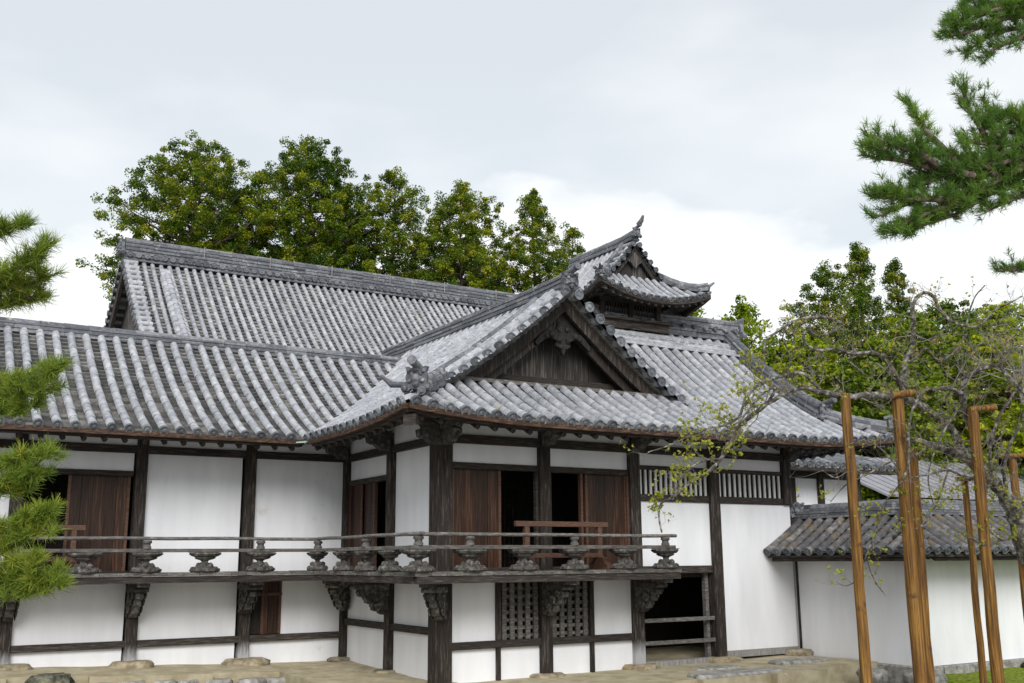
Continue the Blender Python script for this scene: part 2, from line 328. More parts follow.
def oni(b, pos, d, s=1.0, tori=True, cyl=0, mi=0):
    """ridge-end ornament tile: horned face plate, scroll legs, projecting round tile"""
    d = V(d).normalized(); dh = V((d.x, d.y, 0)).normalized(); l = V((-dh.y, dh.x, 0)); u = V((0, 0, 1)); pos = V(pos)
    half = [(0, -.26), (.16, -.26), (.2, -.3), (.36, -.34), (.42, -.24), (.36, -.13), (.27, -.1), (.29, .04), (.25, .18), (.3, .3), (.22, .32), (.13, .27), (.06, .33), (0, .35)]
    poly = [(x * s, y * s) for x, y in half] + [(-x * s, y * s) for x, y in half[-2:0:-1]]
    b.extrude(poly, pos, l, u, dh * .14 * s, mi)
    for x, y, r in ((0, .0, .13), (.11, .12, .06), (-.11, .12, .06), (0, -.13, .1), (.3, -.24, .085), (-.3, -.24, .085), (.2, .2, .06), (-.2, .2, .06), (0, .24, .07), (.17, -.06, .06), (-.17, -.06, .06)):
        b.ball(pos + l * x * s + u * y * s + dh * .08 * s, r * s, n=8, m=5, mi=mi, jit=.12)
    if tori:
        a = (dh + u * .2).normalized(); p0 = pos + u * .33 * s - a * .25 * s; p1 = p0 + a * .72 * s
        b.tube([p0, p1], .11 * s, 10, mi=mi); b.disc(p1, a, .125 * s, mi=mi, depth=.05)
    for i in range(cyl):
        sd = 1 if i == 0 else -1
        p0 = pos + l * sd * .17 * s - u * .33 * s - dh * .2; p1 = p0 + dh * .5 * s
        b.tube([p0, p1], .1 * s, 10, mi=mi); b.disc(p1, dh, .11 * s, mi=mi)
def verge(b, P, side, L=.42, sp=.27, u0=1.0, u1=3.9, tr=.095, mi=0):
    """round tiles laid across the verge with their ends showing; P(u)->V, side: outward unit vector"""
    side = V(side); k = int((u1 - u0) / sp / .87)
    for i in range(k + 1):
        u = u0 + (u1 - u0) * i / k; p = P(u); d = (P(u + .02) - P(u)).normalized(); n = side.cross(d)
        if n.z < 0: n = -n
        b.tube([p - side * L + n * .05, p + side * .02 + n * .035], [tr * .92, tr], 10, mi=mi, cap=False, tint=rnd.random())
        b.disc(p + side * .03 + n * .035, side, tr * 1.06, n, mi=2, depth=.06)
        if i < k:
            q = P(u + (u1 - u0) / k); b.add([p - side * L + n * .0, p + side * 0 + n * 0.0, q + side * 0 + n * .05, q - side * L + n * .05], [(0, 1, 2, 3), (3, 2, 1, 0)], rnd.random(), 1)
            b.add([p - n * .05, q - n * .02, q + n * .05, p], [(0, 1, 2, 3), (3, 2, 1, 0)], rnd.random(), 1)
def rafters(parent, lst, name='rafter', r=.05, m='wood'):
    for p, q in lst:
        b = MB(); b.tube([p, q], r, 8); b.build(name, m, parent)

# ------------------------------------------------------------------ the front building
T = thing('temple_building', 'white walled temple building with dark posts, raised balcony, grey tiled gable roof and turret', 'temple', (0, 0, 0))
TX, VX = 9.8, 9.05        # right eave corner, right verge
def lift(a): return .17 * max(0, 1 - a / 2.6) ** 2
def Pf(s, u):              # front slope
    return V((s, -1.33 + u, Z0 + (cv2(u) if s > 2 else cv(u) if s < 1 else cv(u) + (cv2(u) - cv(u)) * (s - 1)) + max(0, 1 - u / 2.2) * (lift(s + 1.35) + 1.2 * lift(TX - s))))
def Pl(s, u):              # left slope of the gabled wing, s = y
    return V((-1.35 + u, s, Z0 + cv(u) + max(0, 1 - u / 2.2) * lift(s + 1.33)))
def Pb(s, u):              # left wing front slope
    return V((s, 2.89 + u, Z0 + cv(u)))
def val(u):                # distance along main slope that meets gable slope height cv(u)
    h = cv(u); return (-.45 + math.sqrt(.2025 + .28 * h)) / .14
VY = -.08                  # verge plane of the gable
GY = .62                   # gable wall plane
RU = 3.97                  # gable half width
b = MB(); cols = []; up_cols = []
x = -1.35 + TS * .6
while x < TX - .12:
    if x < -.05: cols.append((x, 0, x + 1.35, True))
    elif x < 5.15: cols.append((x, 0, 1.5, True))
    elif x < VX - .1: cols.append((x, 0, 3.93, True))
    elif TX - x > .1: cols.append((x, 0, TX - x + .1, True))
    if 2.62 < x < 5.15:
        u0 = max(1.5, val(6.59 - x) - .05); u1 = 3.93 if x > 4.3 else 3.55
        if u1 > u0: up_cols.append((x, u0, u1, False))
    x += TS
tile_slope(b, cols, Pf); tile_slope(b, up_cols, Pf)
fr_roof = b.build('front_roof', ['tile', 'pan', 'tileend'], T)
b = MB(); cols = []; y = -1.33 + TS * .6
while y < 6.9:
    if y < VY: cols.append((y, 0, y + 1.33, True))
    elif y < 2.89: cols.append((y, 0, RU - .05, True))
    else: cols.append((y, y - 2.89, RU - .05, False))
    y += TS
tile_slope(b, cols, Pl)
cols = []; y = VY + .3
def Pr(s, u): return V((6.59 - u, s, Z0 + cv(u)))
while y < 2.6:
    lo, hi = 0, RU
    for _ in range(30):
        mid = (lo + hi) / 2
        if cv(mid) < cv2(y + 1.33): lo = mid
        else: hi = mid
    cols.append((y, max(1.15, lo - .02), RU - .05, False)); y += TS
tile_slope(b, cols, Pr)
for sg in (1, -1):   # verges
    f = (lambda u: Pl(VY, u)) if sg == 1 else (lambda u: Pr(VY, u))
    verge(b, f, (0, -1, 0), u0=.98, u1=RU - .12, L=.4)
    for yy, r in ((VY + .44, .1), (VY + .64, .085)):       # rolls running beside the verge
        g = (lambda u, yy=yy: Pl(yy, u)) if sg == 1 else (lambda u, yy=yy: Pr(yy, u))
        k = 11
        for i in range(k):
            u = 1.0 + (RU - 1.05) * i / k; w = 1.0 + (RU - 1.05) * (i + 1) / k
            p, q = g(u), g(w); d = (q - p).normalized(); n = V((0, -1, 0)).cross(d); n = n if n.z > 0 else -n
            b.half(p + n * .08, q + n * .08 + d * .01, V((0, 1, 0)), n, r, r * .92, rnd.random(), 0)
gab_roof = b.build('gable_roof', ['tile', 'pan', 'tileend'], T)
b = MB(); cols = []; x = -10.2
while x < 2.3:
    u0 = max(0, x + 1.35)
    cols.append((x, u0, 3.48, x < -1.4)); x += TS
tile_slope(b, cols, Pb, tr=.077)
b.add([(-10.2, 6.4, 6.4), (2.3, 6.4, 6.4), (2.3, 9.9, 4.3), (-10.2, 9.9, 4.3)], [(0, 1, 2, 3)], .5, 1)
left_roof = b.build('left_wing_roof', ['tile', 'pan', 'tileend'], T)
# valley gutter end of green copper
b = MB(); b.sweep([(-1.5, 2.78, 4.08), (-1.1, 3.2, 4.2), (2.0, 6.25, 6.1)], (.07, -.07, 0), -.02, .0); b.build('valley_gutter', 'copper', left_roof)
# ridges
b = MB(); ridge_mesh(b, [(-10.2, 6.4, 6.32), (2.55, 6.4, 6.32)], .18, .21, 5); b.build('ridge', 'tiledk', left_roof)
b = MB(); ridge_mesh(b, [(2.62, VY + .15, 6.82), (2.62, 1.2, 6.78), (2.62, 3.5, 6.77), (2.62, 8.2, 6.77)], .16, .32, 7); b.build('ridge', 'tiledk', gab_roof)
b = MB(); ridge_mesh(b, [Pl(VY + .84, u) + V((0, 0, .03)) for u in fr(1.0, RU - .25, 8)], .09, .14, 3, roll=.075); b.build('descending_ridge', 'tiledk', gab_roof)
b = MB(); ridge_mesh(b, [Pr(VY + .84, u) + V((0, 0, .03)) for u in fr(1.2, RU - .25, 8)], .13, .2, 4, roll=.075); b.build('descending_ridge', 'tiledk', gab_roof)
b = MB(); oni(b, (2.62, VY + .06, 7.0), (0, -1, 0), .6); b.build('ridge_end_tile', 'tiledk', gab_roof)
hip = lambda t: Pl(-1.33 + t, t)
b = MB(); ridge_mesh(b, [hip(t) + V((0, 0, .04)) for t in fr(.42, 1.25, 4)], .13, .2, 3, roll=.08); b.build('hip_ridge', 'tiledk', gab_roof)
b = MB(); oni(b, hip(.36) + V((0, 0, .3)), (-.7, -.7, 0), .62, cyl=1); b.build('ridge_end_tile', 'tiledk', gab_roof)
b = MB(); b.tube([hip(.5) + V((-.12, .3, .22)), hip(.5) + V((-.28, .5, .24)), hip(.5) + V((-.4, .66, .4))], [.05, .055, .025], 8); b.build('ridge_end_tile', 'tiledk', gab_roof)
# right part: main ridge, descending ridge, corner ridge
MR = [(4.35, 2.62, 6.95), (6.5, 2.62, 6.93), (9.2, 2.62, 6.97)]
b = MB(); ridge_mesh(b, MR, .22, .46, 7, discs=(-1, .24, .28, .06)); b.build('ridge', 'tiledk', fr_roof)
b = MB(); ye = 1.98; ze = Z0 + cv2(ye + 1.33); b.sweep([(4.3, ye, ze + .1), (8.75, ye, ze + .1)], (0, .05, 0), -.02, .03); ridge_mesh(b, [(4.3, ye + .14, ze + .1), (8.75, ye + .14, ze + .1)], .1, .12, 2, roll=.05); ridge_mesh(b, [(4.3, ye + .34, ze + .2), (8.75, ye + .34, ze + .2)], .12, .2, 3, roll=.06); b.build('ridge_base_tile', 'tile', fr_roof)
b = MB(); oni(b, (9.3, 2.62, 7.3), (1, 0, 0), .7, tori=False); b.tube([(9.1, 2.62, 7.42), (9.35, 2.62, 7.46), (9.55, 2.62, 7.62)], [.1, .09, .03], 8); b.build('ridge_end_tile', 'tiledk', fr_roof)
b = MB(); ridge_mesh(b, [Pf(VX - .2, u) + V((0, 0, .05)) for u in fr(1.05, 3.85, 8)], .16, .26, 5); b.build('descending_ridge', 'tiledk', fr_roof)
b = MB(); oni(b, Pf(VX - .2, .95) + V((0, 0, .24)), (0, -1, 0), .55); b.build('ridge_end_tile', 'tiledk', fr_roof)
hr = lambda t: Pf(TX - t, t)
b = MB(); ridge_mesh(b, [hr(t) + V((0, 0, .04)) for t in fr(.12, 1.0, 4)], .12, .2, 3, roll=.07); oni(b, hr(.12) + V((.05, -.05, .24)), (.7, -.7, 0), .42); b.build('hip_ridge', 'tiledk', fr_roof)
b = MB()                                             # verge on the right and right-hand skirt
verge(b, lambda u: Pf(VX, u), (1, 0, 0), u0=1.0, u1=3.85, L=.35)
cols = []; y = -1.33 + TS
while y < 6: cols.append((y, 0, min(1.25, y + 1.33), True)); y += TS
tile_slope(b, cols, lambda s, u: V((TX - u, s, Z0 + cv(u) + max(0, 1 - u / 2.2) * 1.2 * lift(s + 1.33))))
b.add([(4.3, 2.62, 7.0), (9.05, 2.62, 7.0), (9.05, 6.6, 4.4), (4.3, 6.6, 4.4)], [(0, 1, 2, 3)], .5, 1)
b.build('right_roof_skirt', ['tile', 'pan', 'tileend'], T)
b = MB(); b.add([(4.32, 1.3, 5.5), (4.32, 2.6, 6.9), (4.32, 5.6, 5.0)], [(0, 1, 2)], .5); b.build('gable_infill', 'plaster', T); b = MB(); b.add([(8.8, .5, 4.8), (8.8, 2.6, 6.8), (8.8, 6.3, 4.5)], [(2, 1, 0)], .5); b.build('gable_infill', 'plaster', T)
# gable face
G = thing('gable', None, None); G.parent = T
b = MB(); poly = [(2.62 + sg * (RU - u), Z0 + cv(u) - .08) for sg, us in ((-1, fr(1.5, RU, 10)), (1, fr(RU, 1.5, 10)[1:])) for u in us]
zb = Z0 + cv2(1.5) + .06
n = 15
for i in range(n):       # vertical boards
    x0 = 2.62 - 2.5 + 5.0 * i / n; x1 = x0 + 5.0 / n - .008; z = [Z0 + cv(max(0, RU - abs(xx - 2.62))) - .1 for xx in (x0, x1)]
    if min(z) < zb + .05: continue
    y0 = GY + rnd.uniform(0, .015); b.box8([(x0, y0, zb), (x1, y0, zb), (x1, y0 + .05, zb), (x0, y0 + .05, zb), (x0, y0, z[0]), (x1, y0, z[1]), (x1, y0 + .05, z[1]), (x0, y0 + .05, z[0])], .97 if i in (3, 4) and i == 4 else None)
b.build('gable_boards', 'gableboard', G)
b = MB(); b.box(.5, 4.74, GY - .14, GY - .002, zb + .02, zb + .2); b.build('tie_beam', 'woodh', G)
b = MB(); b.box(.12, 5.12, .1, .22, zb - .05, zb + .015); b.build('gable_sill', 'grey', G)
b = MB(); b.box(.2, 5.04, .225, GY + .1, zb - .06, zb - .0); b.build('gable_sill_board', 'woodh', G)
for yy, d0, d1, w, u0, mm in ((VY + .28, -.06, -.36, .04, 1.0, 'wood'), (VY + .42, -.1, -.56, .04, 1.2, 'wood'), (VY + .22, -.02, -.1, .05, .95, 'grey')):
    for f in (Pl, Pr):
        us = fr(u0, RU, 14); b = MB(); b.sweep([f(yy, u) for u in us], (0, w, 0), d1, d0); b.build('bargeboard', mm, G)
for f in (Pl, Pr):       # boarded soffit of the verge
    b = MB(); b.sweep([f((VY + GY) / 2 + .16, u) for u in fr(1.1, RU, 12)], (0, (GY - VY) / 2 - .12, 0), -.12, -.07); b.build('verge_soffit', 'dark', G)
b = MB()                 # carved pendant
pend = [(0, -.42), (.08, -.25), (.2, -.2), (.17, -.08), (.3, -.02), (.42, .0), (.55, -.1), (.72, -.24), (.78, -.16), (.66, .0), (.52, .12), (.32, .16), (.18, .2), (.14, .36), (0, .42)]
b.extrude([(x * .8, y * .8) for x, y in pend] + [(-x * .8, y * .8) for x, y in pend[-2:0:-1]], (2.62, VY + .36, 5.98), (1, 0, 0), (0, 0, 1), (0, .09, 0))
for sx in (1, -1):
    for x, y, r in ((.12, -.05, .09), (.33, .06, .08), (.46, .0, .07), (.07, -.22, .06), (.1, .2, .07)): b.ball((2.62 + sx * x * .8, VY + .31, 5.98 + y * .8), r * .7, n=8, m=5, jit=.15)
b.build('carved_pendant', 'gableboard', G)

# eaves: board under the end tiles, soffit boards and rafters
def eave(pts_fn, ss, inn, parent, lat, us=.06):
    """pts_fn(s,u); inn: inward horizontal unit vector"""
    inn = V(inn)
    b = MB(); b.sweep([pts_fn(s, us) for s in ss], inn * .07, -.13, -.05); b.build('eave_board', 'eave', parent)
    b = MB(); b.sweep([pts_fn(s, us + .12) for s in ss], inn * .09, -.22, -.135); b.build('eave_board', 'woodh', parent)
eave(Pf, fr(-1.29, TX - .06, 40), (0, 1, 0), fr_roof, None)
eave(Pl, fr(-1.27, 2.85, 16), (1, 0, 0), gab_roof, None)
eave(Pb, fr(-10.1, -1.4, 6), (0, 1, 0), left_roof, None)
def soffit(fn, ss, ue, parent, z=-.2):
    b = MB(); vs = []
    for s in ss: vs += [fn(s, .2) + V((0, 0, z)), fn(s, ue(s)) + V((0, 0, z - .06))]
    n = len(ss); b.add(vs, [(2 * i, 2 * i + 1, 2 * i + 3, 2 * i + 2) for i in range(n - 1)], .5); b.build('soffit', 'plaster', parent)
soffit(Pf, fr(-1.2, TX - .1, 24), lambda s: min(1.5, max(.22, s + 1.35), max(.22, TX - s)), fr_roof)
soffit(Pl, fr(-1.1, 2.9, 12), lambda s: min(1.45, max(.22, s + 1.33)), gab_roof)
soffit(Pb, fr(-10.1, -1.3, 4), lambda s: 1.45, left_roof)
rl = []; x = -1.0
while x < TX - .2:
    ue = min(1.42, x + 1.3, TX - .05 - x)
    if ue > .3: rl.append((Pf(x, .16) + V((0, 0, -.25)), Pf(x, ue) + V((0, 0, -.3))))
    x += .33
rafters(fr_roof, rl)
rl = []; y = -.8
while y < 2.9:
    ue = min(1.42, y + 1.28); rl.append((Pl(y, .16) + V((0, 0, -.25)), Pl(y, ue) + V((0, 0, -.3)))); y += .33
rafters(gab_roof, rl)
rl = []; x = -7.5
while x < -1.4: rl.append((Pb(x, .16) + V((0, 0, -.25)), Pb(x, 1.42) + V((0, 0, -.3)))); x += .33
rafters(left_roof, rl)
b = MB(); b.sweep([hip(.12) + V((0, 0, -.3)), hip(1.4) + V((0, 0, -.5))], (.07, -.07, 0), -.1, .08); b.build('hip_rafter', 'woodh', gab_roof)

# ------------------------------------------------------------------ walls of the front building
class Fr:
    """a facade: o origin, x direction along it, out direction"""
    def __init__(s, o, x, out): s.o = V(o); s.x = V(x); s.out = V(out)
    def box(s, b, a0, a1, z0, z1, d0, d1, tint=None, mi=0):
        p = [s.o + s.x * a + s.out * d + V((0, 0, z)) for z in (z0, z1) for a, d in ((a0, d0), (a1, d0), (a1, d1), (a0, d1))]
        if s.x.cross(s.out).z < 0: p = [p[i] for i in (0, 3, 2, 1, 4, 7, 6, 5)]
        b.box8(p, tint, mi)
    def part(s, name, m, a0, a1, z0, z1, d0, d1, bev=.004, parent=None):
        b = MB(); s.box(b, a0, a1, z0, z1, d0, d1); return b.build(name, m, parent or T, bev)
    def panel(s, a0, a1, z0, z1, d=-.06): return s.part('plaster_panel', 'plaster', a0, a1, z0, z1, d - .06, d, 0)
    def beam(s, a0, a1, z0, z1, d=0.03, m='woodh', name='beam'): return s.part(name, m, a0, a1, z0, z1, -.12, d, .008)
    def post(s, a, w, z0, z1, d=.05, foot=0):
        b = MB()
        s.box(b, a - w / 2, a + w / 2, z0, z1, -w + d, d)
        o = b.build('post', 'postw' if foot else 'wood', T, .012)
        return o
    def door(s, a0, a1, z0, z1, d=-.08, n=4, m='door', frame=True):
        b = MB(); k = (a1 - a0) / n
        for i in range(n): s.box(b, a0 + k * i + .003, a0 + k * (i + 1) - .003, z0, z1, d - .04, d - rnd.uniform(0, .008))
        o = b.build('sliding_door', m, T)
        if frame:
            for q in (a0, a1): b = MB(); s.box(b, q - .025, q + .025, z0, z1, d - .045, d + .02); b.build('door_stile', 'redwood' if m == 'door' else 'woodh', o)
        return o
    def slats(s, a0, a1, z0, z1, n, m, d=-.03, w=.045, name='vent_slat'):
        o = None
        for i in range(n):
            q = a0 + (a1 - a0) * (i + .5) / n; b = MB(); s.box(b, q - w / 2, q + w / 2, z0, z1, d - .03, d); b.build(name, m, T)
ZT = 3.88
F = Fr((0, 0, 0), (1, 0, 0), (0, -1, 0)); Rt = Fr((0, 0, 0), (0, 1, 0), (-1, 0, 0)); Lf = Fr((0, 4.22, 0), (1, 0, 0), (0, -1, 0))
FL = 1.76
# front: posts
for a, w in ((0, .3), (2, .22), (4, .23), (5.96, .24), (7.95, .22)): F.post(a, w, 2.99 if a > 7 else .06 if a > 5 else -.03, 4.25, foot=.55 if a == 4 else 0)
F.beam(-.3, 8.2, ZT, ZT + .15, .035); F.panel(.15, 8.0, ZT + .15, 4.45, -.02)
# bays one and two: doors over lattice
for i, (a0, a1) in enumerate(((.15, 1.89), (2.11, 3.885))):
    F.panel(a0, a1, 3.56, ZT); F.beam(a0, a1, 3.45, 3.56, -.01, 'redwood' if False else 'woodh')
    F.beam(a0, a1, FL - .14, FL + .05, .0, 'woodh', 'sill')
F.door(.2, 1.12, FL + .05, 3.45, n=4); F.door(2.95, 3.83, FL + .05, 3.45, n=4)
for a in (.17, 1.86, 2.14, 3.86, 2.82): F.part('door_jamb', 'redwood' if a < 1 or a > 2.5 else 'woodh', a - .025, a + .025, FL + .05, 3.45, -.11, -.02)
F.beam(.15, 3.885, .5, .62, .02); F.panel(.15, 1.05, .62, FL - .14); F.panel(3.0, 3.885, .62, FL - .14)
F.panel(.15, 1.02, -.04, .5); F.panel(1.1, 1.89, -.04, .5); F.panel(2.11, 2.94, -.04, .5); F.panel(3.02, 3.885, -.04, .5)
for a in (1.06, 2.98): F.part('stud', 'wood', a - .035, a + .035, -.04, .5, -.12, .0); F.part('stud', 'wood', a - .045, a + .045, .62, FL - .14, -.12, .0)
# lattice window
for a0, a1 in ((1.105, 1.89), (2.11, 2.935)):
    b = MB(); n = 5
    for i in range(n): q = a0 + (a1 - a0) * (i + .5) / n; F.box(b, q - .042, q + .042, .62, FL - .14, -.07, -.03)
    o = b.build('lattice_window', 'grey', T)
    b = MB()
    for i in range(8): z = .68 + i * .128; F.box(b, a0, a1, z - .028, z + .028, -.105, -.072)
    b.build('lattice_rail', 'grey', o)
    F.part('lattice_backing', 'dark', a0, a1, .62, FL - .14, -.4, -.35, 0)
# bays three and four
for a0, a1, ns in ((4.115, 5.84, 14), (6.08, 7.84, 13)):
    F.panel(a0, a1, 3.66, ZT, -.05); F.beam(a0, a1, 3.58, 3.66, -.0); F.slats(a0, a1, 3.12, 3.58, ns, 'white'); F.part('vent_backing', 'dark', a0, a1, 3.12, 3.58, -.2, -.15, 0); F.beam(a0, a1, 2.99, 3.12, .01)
F.panel(4.115, 5.84, 1.8, 2.99, -.03); F.beam(4.115, 5.84, 1.66, 1.8, .01)
F.panel(6.08, 8.03, .2, 2.985, -.03); F.part('sill', 'foot', 6.08, 8.03, .07, .2, -.14, .0)
b = MB(); F.box(b, 8.06, 8.12, 2.99, ZT, -.2, -.035); b.build('plaster_panel', 'plaster', T)
F.part('sill', 'foot', 4.115, 5.84, -.02, .1, -.16, .01)
for z in (.42, .82): F.part('entry_bar', 'grey', 4.115, 5.84, z - .035, z + .035, -.06, .0)
F.part('entry_post', 'grey', 5.72, 5.8, .1, 1.66, -.2, -.1)
# return wall facing left
Rt.post(2.11, .2, -.02, 4.25); Rt.post(4.2, .16, .05, 4.25, .06)
Rt.beam(.16, 4.1, ZT, ZT + .14, .03); Rt.panel(.16, 4.15, ZT + .14, 4.45, -.02)
Rt.panel(.16, 2.0, FL - .1, ZT); Rt.panel(2.22, 4.12, 3.5, ZT); Rt.beam(2.22, 4.12, 3.4, 3.5, .0)
Rt.door(2.95, 3.5, FL, 3.4, n=3, m='door', d=-.07); Rt.door(3.5, 4.1, FL, 3.4, n=3, d=-.05)
Rt.beam(.16, 4.12, .72, .84, .02); Rt.panel(.16, 2.0, .84, FL - .1); Rt.panel(2.22, 4.12, .84, FL - .1); Rt.panel(.16, 2.0, -.05, .72); Rt.panel(2.22, 4.12, -.05, .72)
# left wing
for a in (-1.96, -3.98, -6, -8, -10): Lf.post(a, .2, .2 if a < -3 else .13, 4.25, foot=.45)
Lf.beam(-10.2, -.05, ZT, ZT + .14, .03); Lf.panel(-10.2, -.02, ZT + .14, 4.45, -.02)
Lf.beam(-10.2, -.05, .47, .59, .02)
for i, a in enumerate((-2, -4, -6, -8, -10)):
    a0, a1 = a + .11, a + 1.89 if a < -2 else -.03
    Lf.panel(a0, a1, pz(a + 1, 4.2) - .1, .47)
    if a in (-6, -10):
        Lf.panel(a0, a1, .59, FL - .1)
        Lf.panel(a0, a1, 3.56, ZT); Lf.beam(a0, a1, 3.46, 3.56, .0); Lf.beam(a0, a1, FL - .1, FL + .03, .0, 'woodh', 'sill')
        Lf.door(a0 + .72, a1 - .06, FL + .03, 3.46, n=5)
    elif a == -2:
        Lf.panel(a0, a1, FL - .1, ZT); Lf.panel(-1.24, a1, .59, FL - .1)
        Lf.door(a0 + .28, -1.27, .6, FL - .12, n=3, d=-.06); Lf.part('window_board', 'dark', a0, a0 + .28, .6, FL - .12, -.14, -.1); Lf.beam(a0, -1.24, 1.3, 1.36, -.02, 'redwood')
    else:
        Lf.panel(a0, a1, FL - .1, ZT); Lf.panel(a0, a1, .59, FL - .1)
# rooms behind: floors, partitions and outer walls
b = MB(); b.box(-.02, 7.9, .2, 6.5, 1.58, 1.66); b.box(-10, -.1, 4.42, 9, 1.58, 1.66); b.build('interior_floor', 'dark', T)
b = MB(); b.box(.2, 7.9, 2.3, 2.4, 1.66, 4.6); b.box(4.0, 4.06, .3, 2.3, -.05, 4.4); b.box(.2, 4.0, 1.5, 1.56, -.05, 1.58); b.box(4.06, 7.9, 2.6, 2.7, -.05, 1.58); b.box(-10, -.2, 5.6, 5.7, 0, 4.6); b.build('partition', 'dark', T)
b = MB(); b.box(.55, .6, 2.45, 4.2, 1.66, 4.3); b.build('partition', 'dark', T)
b = MB(); b.box(8.0, 8.12, .205, 6.5, -.1, 4.3); b.box(-10.3, -10.2, 4.2, 9.5, -.1, 4.3); b.box(-10.2, 8.1, 9.5, 9.6, -.1, 4.3); b.build('rear_wall', 'plaster', T)
b = MB()
for i in range(6): b.box(1.3 + i * .1, 1.32 + i * .1, 2.24, 2.28, FL, 3.3); b.box(2.3 + i * .1, 2.32 + i * .1, 2.24, 2.28, FL, 3.3)
for i in range(14): b.box(1.28, 1.84, 2.245, 2.275, FL + i * .11, FL + .02 + i * .11); b.box(2.28, 2.84, 2.245, 2.275, FL + i * .11, FL + .02 + i * .11)
b.build('paper_screen_lattice', 'wood', T)
# bracket arms on the heads of the posts
def bracket_head(p, d):
    b = MB(); p = V(p); d = V(d); l = V((-d.y, d.x, 0))
    poly = [(0, -.16), (.18, -.14), (.3, -.05), (.42, -.03), (.44, .08), (.34, .12), (0, .12)]
    b.extrude(poly, p, d, (0, 0, 1), l * .16)
    b.extrude([(0, .1), (.3, .12), (.36, .2), (0, .2)], p, d, (0, 0, 1), l * .3)
    b.ball(p + d * .36 + V((0, 0, .02)), .09, n=8, m=5, jit=.1)
    return b.build('bracket_head', 'carved', T)
for a in (2, 4, 6, 7.95): bracket_head((a, -.05, ZT + .18), (0, -1, 0))
for d in ((0, -1, 0), (-1, 0, 0)): bracket_head((V((0, 0, ZT + .1)) + V(d) * .06), d)
for y in (2.11, 4.1): bracket_head((-.05, y, ZT + .2), (-1, 0, 0))

# ------------------------------------------------------------------ balcony
B = thing('balcony', None, None); B.parent = T
def planks(b, x0, x1, y0, y1, along):
    n = int(((x1 - x0) if along == 'y' else (y1 - y0)) / .28) + 1
    for i in range(n):
        z = FL + rnd.uniform(-.006, .004)
        if along == 'y': a = x0 + (x1 - x0) * i / n; b.box(a, a + (x1 - x0) / n - .006, y0 - rnd.uniform(0, .015), y1, FL - .06, z)
        else: a = y0 + (y1 - y0) * i / n; b.box(x0 - rnd.uniform(0, .015), x1, a, a + (y1 - y0) / n - .006, FL - .06, z)
b = MB(); planks(b, -1.0, 4.22, -1.0, -.06, 'y'); planks(b, -1.0, -.06, -.06, 3.22, 'x'); planks(b, -10, -.06, 3.22, 4.15, 'y'); b.build('floor_board', 'grey', B)
for a in (((-.96, -.94), (4.2, -.94)), ((-10, 3.28), (-.97, 3.28))):
    b = MB(); b.sweep([(a[0][0], a[0][1], FL - .065), (a[1][0], a[1][1], FL - .065)], (0, .05, 0), -.11, 0); b.build('edge_beam', 'woodh', B)
b = MB(); b.sweep([(-.94, -.885, FL - .065), (-.94, 3.34, FL - .065)], (.05, 0, 0), -.11, 0); b.build('edge_beam', 'woodh', B)
def rail(pts, z, r, m='grey'):
    b = MB(); b.tube([V((x, y, z + rnd.uniform(-.006, .006))) for x, y in pts], r, 8); b.build('rail', m, B)
fl = [(x, -.9) for x in fr(-1.1, 4.2, 8)]; rt = [(-.9, y) for y in fr(-1.08, 3.3, 7)]; lf = [(x, 3.32) for x in fr(-10, -.86, 10)]
for z, r in ((2.33, .03),): rail(fl, z, r); rail(rt, z + .012, r); rail(lf, z + .01, r)
for pth, lat in (((( -1.05, -.9), (4.15, -.9)), (0, .05, 0)), (((-.9, -.84), (-.9, 3.27)), (.05, 0, 0)), (((-10, 3.32), (-.84, 3.32)), (0, .05, 0))):
    b = MB(); b.sweep([(pth[0][0], pth[0][1], 2.135), (pth[1][0], pth[1][1], 2.135)], lat, -.03, .03); b.build('rail', 'grey', B, .006)
def baluster_mesh():
    """carved support: scroll base, narrow waist and flared lotus top"""
    b = MB(); N = 20
    prof = [(.24, 0), (.285, .025), (.265, .06), (.2, .085), (.15, .115), (.07, .15), (.062, .185), (.085, .205), (.15, .222), (.19, .245), (.175, .258), (.25, .28), (.29, .312), (.28, .335), (.06, .34)]
    vs = []
    for i, (r, z) in enumerate(prof):
        for j in range(N):
            w = 2 * math.pi * j / N; k = 1 + (.1 * math.cos(5 * w) if (i < 4 or 8 <= i <= 13) else 0); k *= rnd.uniform(.96, 1.04)
            vs.append((math.cos(w) * r * k, math.sin(w) * r * k * .62, z))
    b.add(vs, [(i * N + j, i * N + (j + 1) % N, (i + 1) * N + (j + 1) % N, (i + 1) * N + j) for i in range(len(prof) - 1) for j in range(N)], .5, 0, False)
    for j in range(8):
        w = 2 * math.pi * j / 8 + .2; b.ball((math.cos(w) * .23, math.sin(w) * .14, .05), .05, n=7, m=4, jit=.15); b.ball((math.cos(w) * .22, math.sin(w) * .13, .298), .036, (1, 1, .8), n=6, m=4, jit=.15)
    for j in range(5):
        w = 2 * math.pi * j / 5 - .5; b.ball((math.cos(w) * .12, math.sin(w) * .1, .12), .05, n=7, m=4, jit=.15)
    b.box(-.3, .3, -.05, .05, .338, .352)
    return b
proto = baluster_mesh().build('baluster', 'carved', B); proto2 = None
cap = MB(); cap.tube([(0, 0, 2.16), (0, 0, 2.2), (0, 0, 2.21), (0, 0, 2.25), (0, 0, 2.262), (0, 0, 2.305)], [.075, .075, .06, .06, .085, .075], 10); cap = cap.build('rail_stub', 'grey', B)
first = [True, True]
